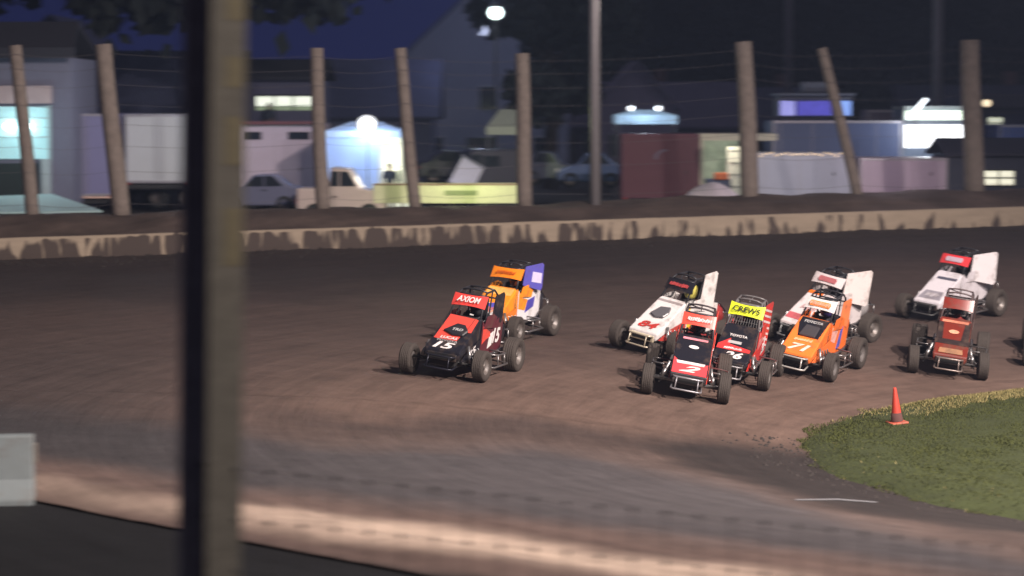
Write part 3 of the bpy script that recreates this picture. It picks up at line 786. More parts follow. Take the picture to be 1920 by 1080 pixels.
make_car(1494, 647, R(-40), 'pale pink and white racing car half hidden by the orange number 71 car', dict(
    hood=(.70, .62, .62), side=(.66, .60, .60), visor=(.72, .64, .64), visorbox=(.45, .14, .15), visorw=.37, ears=.8, tail=(.4, .38, .38), decals=[([(-.3, .12), (.3, .12), (.3, .30), (-.3, .30)], (.55, .12, .14)), ([(-.3, .96), (.05, .96), (.05, 1.06), (-.3, 1.06)], ORG)],
    texts=[('~', 0, .55, .34, .2, (.5, .3, .3), .2)], sail=(.0, .72, .76, 1.50, (.72, .65, .63), .20), bumper=(.3, .3, .3), driver='driver inside the white and pink car behind the orange number 71 car', suit=0), .03)
make_car(1745, 602, R(-41), 'white racing car with a red visor and tall white side board, farthest back', dict(
    hood=(.70, .66, .70), side=(.66, .62, .66), visor=(.75, .05, .06), visorbox=(.55, .42, .50), visorw=.36, ears=.6, tail=(.05, .05, .06),
    decals=[([(-.28, .08), (.28, .08), (.22, .36), (-.22, .36)], (.30, .28, .32)), ([(-.2, .78), (.3, .78), (.3, .86), (-.2, .86)], (.10, .10, .14))], texts=[('~', 0, .22, .30, .16, (.66, .62, .66), .2)],
    sail=(.05, .74, .72, 1.44, (.70, .66, .68), .26), bumper=(.1, .1, .1), driver='driver inside the white car with the red-topped visor farthest back', suit=0, helmet=(.04, .04, .05)), .0)
make_car(1775, 705, R(-12), 'dark red racing car with exposed black front end, nearest the orange cone', dict(
    hood=(.17, .022, .013), side=(.07, .03, .025), low=(.05, .03, .03), visor=(.20, .020, .012), visorw=.30, tail=(.3, .25, .24), cage=(.12, .09, .09), dirt=.5,
    decals=[([(-.34, .30), (.34, .30), (.34, .44), (-.34, .44)], (.03, .02, .02)), ([(.16, .44), (.32, .44), (.31, 1.0), (.20, .9)], (.03, .02, .02)), ([(-.32, .44), (-.2, .44), (-.22, .9), (-.31, .92)], (.03, .02, .02)), ([(-.26, .92), (.26, .92), (.26, .99), (-.26, .99)], (.65, .22, .14)), ([(-.10 * math.cos(k * math.pi / 8), .66 + .055 * math.sin(k * math.pi / 8)) for k in range(16)], (.8, .35, .22)), ([(-.24, .03), (.24, .03), (.22, .17), (-.22, .17)], (.35, .18, .10))],
    sail=(.32, .62, .82, 1.38, (.07, .05, .05), .06), brightaxle=True, bumper=(.25, .2, .18), driver='driver inside the dark red car nearest the orange cone', suit=1), .10)
make_car(1990, 690, R(-12), 'racing car at the extreme right edge with only a front wheel showing', dict(
    hood=BLK, side=BLK, visor=(.1, .1, .12), driver='driver of the car at the extreme right edge, mostly out of sight', suit=0, tail=BLK), .0)

# ------------------------------------------------------------------ cone
p = at(1681, 792, 1); 
d = ray(1682, 794); t = 30
while (CAM + d * t).z > zin((CAM + d * t).x, (CAM + d * t).y): t += .02
p = CAM + d * t
cn = empty('traffic_cone', p, .3, 'orange traffic cone leaning on the edge of the infield grass', 'cone'); cn.rotation_euler = (R(2), R(-6), .3)
mb = MB(); mb.lathe([(.105, .03), (.10, .06), (.028, .60), (.022, .62), (.012, .61)], 20); mb.build('cone_body', mat('cone_orange', (.50, .055, .035), .5, dirt=.3), cn, True)
mb = MB(); mb.box((0, 0, .018), (.30, .30, .036)); mb.build('base', mat('cone_base', (.55, .12, .07), .6, dirt=.5), cn, bevel=.012)
mb = MB(); mb.lathe([(.104, .045), (.083, .19), (.086, .19), (.107, .045)], 20); mb.build('muddy_collar', mat('mud_band', (.09, .04, .035), .9), cn, True)
# thin pale line on the track
mb = MB(); q = [hit(a, b) for a, b in ((1490, 937), (1570, 936), (1645, 942), (1640, 943), (1570, 938.5), (1492, 939))]
mb.slab([(v.x, v.y, ztrack(v.x, v.y) + .006) for v in q], (0, 0, 1), .006); tag(mb.build('pale_line', mat('pale_strip', (.17, .17, .18), .8)), kind='structure')

# ------------------------------------------------------------------ catch-fence poles, cables
M_pole = mat('weathered_timber', (.19, .155, .135), .85, var=.35, scale=5, bump=.5)
posts = [(62, 400, 30, 85, 25, 'slim timber pole at the extreme left in front of the lit cyan hatch'), (228, 398, 194, 83, 33, 'thick timber pole leaning left before the two parked trailers'),
         (605, 386, 593, 90, 26, 'timber pole in front of the white pickup cab'), (780, 381, 749, 90, 23, 'slim timber pole leaning left beside the floodlit tent'),
         (985, 376, 978, 100, 28, 'straight timber pole at the end of the low pale trailer'), (1408, 365, 1394, 78, 33, 'thick timber pole in front of the open maroon trailer'),
         (1612, 360, 1542, 90, 20, 'thin timber pole tilting sharply left'), (1827, 359, 1819, 75, 37, 'thickest timber pole beside the brilliantly lit white booth')]
pole_tops = []
for i, (bx, by, tx, ty, w, lab) in enumerate(posts):
    Yb = 66
    for _ in range(20):
        x = at(bx, by, Yb).x; Yb = yw(x) + 3.1
    b = at(bx, by, Yb); t = at(tx, ty, Yb); b.z = zemb(b.x, b.y) - .4 if False else b.z - .35
    r = w / F * Yb / 2
    mb = MB(); n = 9; pts = []; rr = []
    for k in range(n):
        f = k / (n - 1); pts.append(b.lerp(t, f) - b + Vector((.02 * math.sin(f * 5 + i), 0, 0))); rr.append(r * (1.06 - .12 * f))
    mb.path(pts, rr, 14)
    o = mb.build('timber_pole', M_pole, None, True, loc=tuple(b)); tag(o, lab, 'pole', 'timber poles of the catch fence on the bank')
    pole_tops.append((b, t))
for k, f in enumerate((.12, .30, .44, .56, .67, .78, .87, .95)):
    mb = MB(); pts = []
    ext = [(pole_tops[0][0] + Vector((-9, -2.6, 0)), pole_tops[0][1] + Vector((-9, -2.6, 0)))] + pole_tops + [(pole_tops[-1][0] + Vector((9, 2.6, .1)), pole_tops[-1][1] + Vector((9, 2.6, .1)))]
    for (b0, t0), (b1, t1) in zip(ext, ext[1:]):
        a = b0.lerp(t0, f) + Vector((0, -.2, 0)); c = b1.lerp(t1, f) + Vector((0, -.2, 0))
        for j in range(6):
            g = j / 6; pts.append(a.lerp(c, g) - Vector((0, 0, .10 * math.sin(g * math.pi))))
    mb.path(pts, .0045, 5)
    tag(mb.build('fence_cable', mat('wire', (.12, .11, .12), .5, .5)), 'thin steel cable strung between the timber poles above the bank', 'cable', 'steel cables of the catch fence')

def light_pole(px, Y, base, ht, r, label, lamp=False):
    b = at(px, 200, Y); b.z = base
    o = empty('light_pole', tuple(b), 0, label, 'pole')
    mb = MB(); mb.path([(0, 0, -.3), (-.05, 0, ht * .5), (-.1, 0, ht)], [r, r * .92, r * .8], 12); mb.build('mast', mat('galvanised', (.26, .24, .25), .5, .3, bump=.2), o, True)
    mb = MB(); mb.path([(r * .9, -.05, 0), (r * .9 - .06, -.05, ht * .5), (r * .8 - .1, -.05, ht - .5)], .035, 8); mb.build('conduit', M_steel, o, True)
    mb = MB(); mb.box((-.1, 0, ht - .3), (2.4, .12, .12)); mb.build('crossarm', M_dark, o)
    for k in (-1, 1):
        mb = MB(); mb.box((-.1 + k * .8, -.15, ht - .05), (.5, .25, .35)); mb.build('floodlight', M_dark, o, bevel=.03)
    return o
light_pole(1117, 70.5, 2.4, 11.5, .16, 'tall grey steel light pole rising out of frame between the timber poles')
light_pole(1758, 105, 1.8, 14, .22, 'dim light pole far behind the brilliantly lit booth')
light_pole(1478, 150, 1.8, 19, .22, 'barely visible light pole in the dark trees above the blue booth')

# ------------------------------------------------------------------ foreground post, mesh, barrier
PD = 20.0; b = at(402, 540, PD)
fp = empty('steel_post', (b.x, PD, .3), R(47), 'dark blurred steel beam post standing in the foreground', 'post')
M_olive = mat('olive_rusty_paint', (.040, .037, .031), .8, var=.3, scale=9, spec=.2, bump=.2); M_flank = mat('post_flank', (.34, .33, .37), .7, var=.3)
fp.rotation_euler = (R(-.0), R(1.4), R(47)); fp.location.x -= (at(402, 540, PD).z - .3) * math.tan(R(1.4)); fp.scale = (PD / 9, PD / 9, 1.15)
mb = MB(); mb.box((0, -.076, 3.9), (.172, .016, 7.8)); mb.build('front_flange', M_olive, fp, bevel=.002)
mb = MB(); mb.box((0, .076, 3.9), (.172, .016, 7.8)); mb.build('rear_flange', M_flank, fp, bevel=.002)
mb = MB(); mb.box((0, 0, 3.9), (.014, .136, 7.8)); mb.build('web', M_flank, fp)
M_rust = mat('rust', (.044, .037, .020), .9, var=.3, scale=12)
for z, h_ in ((3.75, .42), (4.45, .35), (4.95, .22), (5.4, .15)):
    mb = MB(); mb.box((.03, -.0852, z), (.09, .002, h_)); mb.build('rust_patch', M_rust, fp)
# woven wire fence near the camera
def near_fence():
    root = empty('wire_fence', (0, 7, .6), 0, 'faint woven wire fence crossing the bottom of the view close to the camera', 'fence')
    M = mat('dull_wire', (.03, .03, .03), .6, .4)
    Y = 20.0; root.location = (0, Y, .6)
    def P(px, py): return at(px, py, Y) - Vector((0, Y, .6))
    def top(px): return 872 + (px - 380) * .1026
    m_ = MB()
    for k in range(9): m_.path([P(px, top(px) + 95 * k) for px in range(380, 2300, 64)], .0018, 5)
    for i in range(31):
        px = 380 + 62 * i
        m_.path([P(px, top(px)), P(px, top(px) + 760)], .0045, 5)
        for k in range(9): m_.lathe([(.001, -.024), (.016, -.015), (.022, 0), (.016, .015), (.001, .024)], 6, Matrix.Translation(P(px, top(px) + 95 * k)))
    m_.build('wire_mesh', M, root)
    mb = MB(); a = P(2310, top(2310) - 15); mb.path([(a.x, a.y, -.6), tuple(a)], .04, 10); mb.build('fence_stake', M_dark, root)
near_fence()
# white barrier block at the left
q = hit(30, 936)
br = empty('concrete_barrier', (q.x + .03, q.y, ztrack(q.x, q.y) - .05), R(8), 'end of a white painted concrete barrier at the lower left', 'barrier')
mb = MB(); pr = [(-.30, 0), (-.30, .08), (-.16, .30), (-.10, .80), (.10, .80), (.16, .30), (.30, .08), (.30, 0)]
mb.slab([(-.0 + .18, y, z) for y, z in pr], (-1, 0, 0), 3.2); mb.build('barrier_body', mat('old_white_paint', (.18, .205, .21), .7, var=.15, dirt=.35), br, bevel=.02)
mb = MB(); mb.box((.20, 0, .58), (.02, .19, .22)); mb.build('end_plate', mat('end_plate', (.22, .19, .16), .6), br)

# ------------------------------------------------------------------ background building blocks
PZ = 1.95
def X(px, Y): return (px - 960) / F * Y * 1.0
def Zp(py, Y): return at(960, py, Y).z

def small_wheel(parent, x, y, r, w, name='wheel'):
    e = bpy.data.objects.new(name, None); COL.objects.link(e); e.parent = parent; e.location = (x, y, r)
    t = MB(); t.lathe([(r * .55, -w / 2), (r * .9, -w / 2), (r, -w * .35), (r, w * .35), (r * .9, w / 2), (r * .55, w / 2)], 20, None, 'x'); t.build('tyre', mat('tyre', (.025, .025, .025), .8), e, True)
    d = MB(); d.lathe([(r * .56, -w * .42), (r * .3, -w * .2), (.001, -w * .3)], 16, None, 'x'); d.lathe([(r * .56, w * .42), (r * .3, w * .2), (.001, w * .3)], 16, None, 'x'); d.build('rim', M_rim, e, True)
    return e

def trailer(px0, px1, pyt, Y, L_, col, label, face='end', rz=0, trim=(.35, .33, .36), wheels=True, door=True, stripe=None, name='enclosed_trailer', extra=None, clear=.55, cat='trailer'):
    """box trailer. face 'end': back doors towards us, 'side': long side towards us"""
    x0, x1 = X(px0, Y), X(px1, Y); w = x1 - x0; top = Zp(pyt, Y) - PZ
    o = empty(name, ((x0 + x1) / 2, Y, PZ), rz, label, cat)
    W, D = (w, L_)
    h_ = top - clear
    mb = MB(); mb.box((0, D / 2, clear + h_ / 2), (W, D, h_)); mb.build('box_body', mat('trailer_skin', col, .45, 0, .06, scale=1.5, dirt=.12), o, bevel=.06)
    tm = mat('trim', trim, .4, .4)
    mb = MB()
    for zz in (clear + .04, top - .05): mb.box((0, -.012, zz), (W + .02, .03, .09)); 
    for s_ in (-1, 1): mb.box((s_ * (W / 2 - .035), -.014, clear + h_ / 2), (.07, .03, h_ - .2))
    if face == 'side':
        k = 0
        while -W / 2 + .3 + k * 1.2 < W / 2 - .2:
            mb.box((-W / 2 + .3 + k * 1.2, -.004, clear + h_ / 2), (.02, .012, h_ - .12)); k += 1
    mb.build('corner_trim', tm, o)
    if door:
        if face == 'end':
            mb = MB(); mb.box((0, -.010, clear + h_ / 2), (.03, .02, h_ - .25)); 
            for s_ in (-1, 1):
                mb.path([(s_ * .14, -.03, clear + .15), (s_ * .14, -.03, top - .15)], .015, 6)
            mb.build('door_bars', tm, o)
        else:
            dx = W * .22; mb = MB(); mb.box((dx, -.02, clear + min(1.0, h_ * .45) + .05), (.75, .03, min(1.9, h_ * .85))); dd = mb.build('door', mat('trailer_door', tuple(c * .9 for c in col), .5), o, bevel=.01)
            mb = MB(); mb.box((dx + .28, -.05, clear + .9), (.05, .03, .12)); mb.build('handle', M_dark, dd)
    if stripe:
        mb = MB(); mb.box((0, -.022, clear + h_ * .42), (W - .2, .012, .16)); mb.build('stripe', mat('stripe_paint', stripe, .5), o)
    for s_ in (-1, 1):
        mb = MB(); mb.box((s_ * (W / 2 - .12), -.03, clear - .02), (.12, .04, .07)); mb.build('tail_light', mat('tail_light', (.25, .02, .02), .3), o)
    mb = MB(); mb.box((0, D / 2, clear - .10), (W * .9, D * .96, .14)); mb.box((0, .04, clear - .22), (W * .8, .08, .10)); mb.build('chassis', M_dark, o)
    if wheels:
        if face == 'end':
            for s_ in (-1, 1):
                for yy in (D * .45, D * .45 + .85): small_wheel(o, s_ * (W / 2 - .16), yy, .36, .25)
        else:
            for yy in (.2, D - .2):
                for xx in (-W * .12 - .45, -W * .12 + .45):
                    e = small_wheel(o, xx, yy, .36, .25); e.rotation_euler = (0, 0, math.pi / 2)
    return o, W, top, h_

# --- left: lit hatch building with dark overhanging roof
Y = 84
o = empty('concession_stand', (X(20, Y), Y, PZ), 0, 'grey building with a dark overhanging roof and a glowing cyan hatch at the extreme left', 'building')
wl, wr = X(-260, Y) - X(20, Y), X(136, Y) - X(20, Y); ztop = Zp(108, Y) - PZ
mb = MB(); mb.box(((wl + wr) / 2, 2.6, ztop / 2 + .0), (wr - wl, 5, ztop)); mb.build('wall', mat('grey_siding', (.15, .15, .21), .7, bump=.1), o)
mb = MB(); rz_ = Zp(76, Y) - PZ; mb.slab([(wl - .3, -.5, ztop), (wr + .15, -.5, ztop), (wr - .2, 2.6, rz_ + .6), (wl, 2.6, rz_ + .6)], (0, -.2, 1), .15); mb.slab([(wl - .3, 5.6, ztop), (wr + .15, 5.6, ztop), (wr - .2, 2.6, rz_ + .6), (wl, 2.6, rz_ + .6)], (0, .2, 1), .15); mb.box(((wl + wr) / 2, -.53, ztop + .16), (wr - wl + .5, .08, .36)); mb.build('roof', mat('dark_shingle', (.03, .03, .04), .9, bump=.3), o)
hx0, hx1 = wl, X(95, Y) - X(20, Y); hz0, hz1 = Zp(298, Y) - PZ, Zp(200, Y) - PZ
mb = MB(); mb.box(((hx0 + hx1) / 2, .02, (hz0 + hz1) / 2), (hx1 - hx0, .08, hz1 - hz0)); hw = mb.build('lit_hatch', glow('cyan_glow', (.36, .62, .66), .42, .25, 1.2), o)
mb = MB()
for zz in (lerp(hz0, hz1, .42), lerp(hz0, hz1, .78)): mb.box(((hx0 + hx1) / 2, -.03, zz), (hx1 - hx0, .03, .035))
mb.box((hx1, -.03, (hz0 + hz1) / 2), (.1, .06, hz1 - hz0 + .1)); mb.build('hatch_frame', mat('pale_frame', (.35, .45, .47), .5), hw)
mb = MB(); mb.box(((hx0 + hx1) / 2, -.06, hz1 + .42), (hx1 - hx0 + .2, .08, .62)); mb.build('sign_board', mat('sign_board', (.42, .33, .34), .6, var=.25, scale=3), o)
mb = MB(); mb.box(((hx0 + hx1) / 2 - .2, .01, (hz0) / 2 - .05), (hx1 - hx0 - .5, .1, hz0 - .2)); mb.build('counter_shade', mat('recess_shade', (.02, .03, .03), .8), o)  # dark panel stands in for the shaded space under the hatch
mb = MB(); mb.box((hx1 - .12, -.1, hz0 / 2), (.30, .3, hz0)); mb.build('corner_post', mat('pale_post', (.38, .45, .48), .6), o)
for px in (22, 56):
    mb = MB(); mb.lathe([(.001, -.16), (.12, -.1), (.17, 0), (.12, .1), (.001, .14)], 14, Matrix.Translation((X(px, Y) - X(20, Y), -.2, Zp(237, Y) - PZ))); l = mb.build('lamp', glow('lamp_white', (.95, 1, 1), 12, 0), o, True)
# ramp, with the hatch's cyan light put into its colour
rp = MB(); Yr = 78
rp.slab([at(-60, 372, 82), at(98, 366, 83), at(192, 398, 75), at(-60, 402, 75)], (0, 0, 1), .05)
tag(rp.build('loading_ramp', mat('hatch_lit_ramp', (.45, .62, .62), .6)), 'loading ramp sloping down below the lit hatch, its cyan light in the colour', 'ramp')
# small lamp box
Y = 90
def wall_lamp(px, py, Y, r, col, s, label, pole_to=None, name='lamp'):
    p = at(px, py, Y); o = empty(name, tuple(p), 0, label, 'lamp')
    mb = MB(); mb.lathe([(.001, -r), (r * .7, -r * .7), (r, 0), (r * .7, r * .7), (.001, r)], 16); mb.build('bulb', glow('lamp_glow', col, s, 0), o, True)
    mb = MB(); mb.lathe([(r * .5, r * .8), (r * 1.25, r * .75), (r * .9, r * 1.15), (.04, r * 1.4)], 16)
    mb.path([(0, .0, r * 1.2), (0, .25, r * 1.8), (0, .35, r * 1.2)], .03, 6)
    if pole_to is not None: mb.path([(0, .35, r * 1.3), (0, .35, pole_to - p.z)], .05, 8)
    mb.build('bracket', M_dark, o)
    return o
wall_lamp(141, 155, 86, .16, (.75, .8, 1), 1.6, 'small white lamp on a post beside the left building', 1.9)
# trailers left
t1, W1, top1, h1 = trailer(103, 212, 213, 86, 8, (.20, .19, .33), 'dull lavender box trailer left of the thick leaning pole')
mb = MB(); mb.box((0, -.05, .50), (W1 * .95, .03, .06)); mb.build('lit_sill', mat('sill', (.75, .5, .4), .5), t1)  # pale strip along the trailer's lower edge
t2, W2, top2, h2 = trailer(236, 362, 214, 88, 9, (.52, .53, .55), 'pale grey-white box trailer right of the thick leaning pole', stripe=None, clear=.95)
mb = MB(); mb.box((0, -.5, .82), (W2 * .9, .5, .12)); mb.build('rear_bumper', M_dark, t2)
for s_ in (-.15, .95): 
    small_wheel(t2, s_ + .1, .1, .42, .3).rotation_euler = (0, 0, R(60))
# --- pink rv between post and poles
t3, W3, top3, h3 = trailer(440, 592, 233, 88, 7, (.50, .42, .50), 'pinkish white caravan trailer with a dark roof edge right of the foreground post', face='side', wheels=True, name='caravan')
mb = MB(); mb.box((0, .0, top3 + .05), (W3 + .1, .5, .12)); mb.build('awning_roll', mat('maroon_roll', (.14, .05, .06), .7), t3)
mb = MB(); mb.box((W3 * .30, -.03, top3 - .42), (.8, .03, .28)); mb.build('window', M_glass, t3)
mb = MB(); mb.box((-W3 * .28, -.03, top3 - .42), (.7, .03, .28)); mb.build('window', M_glass, t3)
# --- parked vehicles
def vehicle(px0, px1, Y, z0, col, label, profile, glassp, face=1, rz=0, name='parked_car', cat='car', wid=1.75, lights=None, base=PZ):
    x0, x1 = X(px0, Y), X(px1, Y); L_ = x1 - x0
    o = empty(name, ((x0 + x1) / 2, Y, base), rz, label, cat)
    m = mat('car_paint', col, .25, .1, .05, spec=.6)
    k = L_ / 4.6
    P = [(face * a * k, b * z0) for a, b in profile]
    mb = MB(); mb.slab([(a, 0, b) for a, b in P], (0, 1, 0), wid); mb.build('body', m, o, bevel=.07)
    for s_, gp in enumerate(glassp):
        mb = MB(); mb.slab([(face * a * k, -.012, b * z0) for a, b in gp], (0, 1, 0), .02); mb.build('side_window', M_glass, o)
    for xx in (-1.42, 1.38):
        for yy in (.10, wid - .10):
            e = small_wheel(o, face * xx * k, yy, .34 * z0, .22); e.rotation_euler = (0, 0, math.pi / 2)
    for xx, c_, nm in ((-2.27, (.8, .8, .75), 'headlight'), (2.27, (.3, .02, .02), 'tail_light')):
        for yy in (.2, wid - .2):
            mb = MB(); mb.box((face * xx * k, yy, .72 * z0), (.08, .3, .14)); mb.build(nm, glow('lit_' + nm, c_, lights, 0) if lights and nm == 'headlight' else mat(nm, c_, .2), o)
    for xx in (-2.32, 2.32):
        mb = MB(); mb.box((face * xx * k, wid / 2, .42 * z0), (.10, wid * .96, .18)); mb.build('bumper', M_dark, o, bevel=.03)
    mb = MB(); mb.box((face * .35 * k, -.03, .86 * z0), (.16, .03, .03)); mb.build('door_handle', M_dark, o)
    return o
sedan = [(-2.3, .35), (-2.32, .70), (-1.5, .90), (-.9, .98), (-.25, 1.42), (.85, 1.45), (1.65, 1.02), (2.25, .95), (2.32, .40), (1.9, .28), (-1.9, .28)]
sedan_g = [[(-.72, 1.0), (-.2, 1.36), (.30, 1.38), (.30, 1.0)], [(.38, 1.0), (.38, 1.38), (.80, 1.38), (1.30, 1.02)]]
pick = [(-2.3, .45), (-2.32, .95), (-1.4, 1.08), (-1.0, 1.12), (-.45, 1.72), (.55, 1.76), (.72, 1.12), (2.30, 1.12), (2.32, .5), (1.9, .38), (-1.9, .38)]
pick_g = [[(-.78, 1.18), (-.38, 1.62), (.05, 1.64), (.05, 1.18)], [(.12, 1.18), (.12, 1.64), (.48, 1.64), (.58, 1.18)]]
van = [(-2.3, .4), (-2.32, 1.0), (-2.0, 1.2), (-1.45, 1.85), (-1.2, 1.95), (2.2, 1.95), (2.3, 1.8), (2.32, .45), (1.9, .32), (-1.9, .32)]
van_g = [[(-1.75, 1.25), (-1.35, 1.75), (-.75, 1.75), (-.75, 1.25)], [(-.6, 1.3), (-.6, 1.7), (.4, 1.7), (.4, 1.3)]]
vehicle(400, 566, 82, .92, (.17, .18, .27), 'blue-grey sedan parked in front of the pinkish caravan', sedan, sedan_g, 1, base=PZ + .1)
vehicle(556, 724, 79, 1.08, (.62, .50, .48), 'pinkish white pickup truck behind the pole with the flat low trailer at its tail', pick, pick_g, -1, name='pickup_truck', cat='pickup', base=PZ - .15)
# low pale trailer
Y = 79; x0, x1 = X(700, Y), X(972, Y)
o = empty('flat_trailer', ((x0 + x1) / 2, Y, PZ), 0, 'long low pale-sided open trailer lit yellow-green at its right end', 'trailer')
zt = Zp(340, Y) - PZ
mb = MB(); W = x1 - x0
mb.box((0, 0, zt - .42), (W, .06, .60)); mb.box((0, 2.0, zt - .42), (W, .06, .60)); mb.box((W / 2, 1.0, zt - .42), (.06, 1.94, .60)); mb.box((-W / 2, 1.0, zt - .42), (.06, 1.94, .60)); mb.build('side_board', mat('cream_board', (.62, .60, .42), .6, dirt=.15), o)
mb = MB(); mb.box((0, 1.0, zt - .66), (W - .1, 1.9, .08)); mb.build('deck', mat('deck_wood', (.18, .13, .09), .8), o)
mb = MB(); mb.box((0, -.045, zt - .10), (W, .03, .05)); mb.build('rail', mat('rail_brown', (.25, .15, .12), .6), o)
mb = MB(); mb.box((.5, -.04, zt - .38), (1.1, .02, .16)); mb.build('lettering_strip', mat('faded_print', (.25, .28, .16), .7), o)
for xx in (-.4, .4):
    for yy in (.25, 1.75):
        e = small_wheel(o, xx, yy, .3, .2); e.rotation_euler = (0, 0, math.pi / 2)

# --- tents / canopies
def canopy(px0, px1, py_e, py_top, Y, dep, colr, label, wallm=None, roof_m=None, name='canopy_tent', valance=.22, peaks=1):
    x0, x1 = X(px0, Y), X(px1, Y); W = x1 - x0; e = Zp(py_e, Y) - PZ; t = Zp(py_top, Y) - PZ
    o = empty(name, ((x0 + x1) / 2, Y, PZ), 0, label, 'tent')
    rm = roof_m or mat('canvas', colr, .8, bump=.1)
    mb = MB(); a = W / 2; 
    mb.add([(-a, 0, e), (a, 0, e), (a, dep, e), (-a, dep, e), (-a * .35, dep / 2, t), (a * .35, dep / 2, t)], [(0, 1, 5, 4), (1, 2, 5), (2, 3, 4, 5), (3, 0, 4)]); 
    r = mb.build('roof', rm, o); r.modifiers.new('t', 'SOLIDIFY').thickness = .03
    mb = MB(); 
    for (p, q) in (((-a, -.01), (a, -.01)), ((a, 0), (a, dep)), ((-a, 0), (-a, dep))):
        mb.slab([(p[0], p[1], e - valance), (q[0], q[1], e - valance), (q[0], q[1], e - .01), (p[0], p[1], e - .01)], (0, 1, 0) if p[1] == q[1] else (1, 0, 0), .02)
    mb.build('valance', rm, o)
    for sx in (-1, 1):
        for yy in (.05, dep - .05):
            mb = MB(); mb.path([(sx * (a - .04), yy, 0), (sx * (a - .04), yy, e)], .03, 8); mb.build('pole', M_steel, o)
    if wallm:
        mb = MB(); mb.box((0, dep - .06, e / 2), (W - .1, .03, e - .05)); mb.build('back_wall', wallm, o)
    return o
# floodlit blue-white tent
Y = 84
o = canopy(606, 758, 246, 228, Y, 3.2, (.45, .58, .80), 'floodlit blue-white tent with a bright open doorway behind the pickup', wallm=mat('tent_wall_in', (.7, .75, .85), .8))
x0, x1 = X(606, Y), X(758, Y); W = x1 - x0; e = Zp(246, Y) - PZ
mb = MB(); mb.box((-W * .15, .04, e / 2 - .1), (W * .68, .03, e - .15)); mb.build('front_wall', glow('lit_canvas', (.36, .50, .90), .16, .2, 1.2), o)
mb = MB(); mb.box((W * .475, .03, e / 2), (.10, .08, e)); mb.box((W * .2, .03, e / 2), (.06, .07, e)); mb.build('door_frame', mat('yellowish_frame', (.6, .6, .45), .6), o)
mb = MB(); mb.box((W * .36, 3.0, e / 2), (W * .34, .03, e - .2)); mb.build('lit_interior', glow('warm_interior', (.75, .80, .62), .55, .35, 3), o)
mb = MB()
for k in range(3): mb.box((W * .28 + k * .35, 2.7, .9 + .35 * (k % 2)), (.25, .3, .4))
mb.build('stored_crates', mat('crates', (.25, .28, .22), .7), o)
standing_person(Vector((X(731, 84.6), 84.6, PZ + .0)), R(10), 'person in dark clothes standing in the lit tent doorway', mat('dark_jacket', (.03, .04, .06), .8), mat('dark_jeans', (.03, .03, .05), .8))
fl = at(688, 234, 83); o = empty('floodlight', tuple(fl), 0, 'brilliant blue-white floodlight on a stand in front of the tent', 'floodlight')
mb = MB(); mb.lathe([(.001, -.24), (.18, -.18), (.26, 0), (.18, .18), (.001, .24)], 20, Matrix.Rotation(R(90), 4, 'X')); mb.build('lamp', glow('flood_glow', (.88, .94, 1), 5, 0), o, True)
mb = MB(); mb.lathe([(.14, .22), (.32, .1), (.36, .0), (.32, .12), (.1, .35)], 20, Matrix.Rotation(R(-90), 4, 'X')); mb.build('reflector', M_steel, o, True)
mb = MB(); mb.path([(0, .3, 0), (0, .3, PZ - fl.z)], .02, 8)
mb.build('stand', M_dark, o)
# lit serving window bar above (building behind caravan)
Y = 100; x0, x1 = X(440, Y), X(600, Y)
o = empty('snack_building', ((x0 + x1) / 2, Y, PZ), 0, 'dark building with a narrow glowing green-white serving window above the caravan', 'building'); W = x1 - x0
mb = MB(); tz = Zp(150, Y) - PZ; mb.box((0, 2.5, tz / 2), (W, 5, tz)); mb.build('wall', mat('slate_siding', (.10, .10, .16), .8), o)
mb = MB(); mb.slab([(-W / 2 - .3, -.5, tz), (W / 2 + .3, -.5, tz), (W / 2 + .3, 2.5, tz + .8), (-W / 2 - .3, 2.5, tz + .8)], (0, -.2, 1), .12); mb.slab([(-W / 2 - .3, 5.5, tz), (W / 2 + .3, 5.5, tz), (W / 2 + .3, 2.5, tz + .8), (-W / 2 - .3, 2.5, tz + .8)], (0, .2, 1), .12); mb.build('roof', mat('dark_shingle', (.03, .03, .04), .9, bump=.3), o)
za, zc = Zp(207, Y) - PZ, Zp(179, Y) - PZ; wa, wb = X(480, Y) - (x0 + x1) / 2, X(588, Y) - (x0 + x1) / 2
mb = MB(); mb.box(((wa + wb) / 2, -.0, lerp(za, zc, .65)), (wb - wa, .06, (zc - za) * .7)); w_ = mb.build('lit_window', glow('green_white', (.80, .95, .70), 1.1, .3, 2), o)
mb = MB(); mb.box(((wa + wb) / 2, -.01, lerp(za, zc, .14)), (wb - wa, .08, (zc - za) * .26)); mb.build('counter', glow('dim_green', (.35, .45, .28), .35, .3, 4), o)
mb = MB()
for f in (0, .33, .66, 1): mb.box((lerp(wa, wb, f), -.04, (za + zc) / 2), (.07, .04, zc - za))
mb.box(((wa + wb) / 2, -.04, zc), (wb - wa, .06, .08)); mb.build('window_frame', M_dark, w_)
pp = standing_person(Vector((X(506, 99.6), 99.6, PZ + 2.15)), 0, 'dark figure of a person standing at the narrow glowing serving window', mat('dark_jacket', (.03, .04, .06), .8), mat('dark_jeans', (.03, .03, .05), .8))
mb = MB(); mb.box((0, -.45, 2.08), (W, .9, .12)); 
for s_ in (-1, 1): mb.box((s_ * (W / 2 - .1), -.8, 1.0), (.12, .12, 2.04))
mb.build('porch_deck', mat('porch', (.08, .07, .07), .8), o)
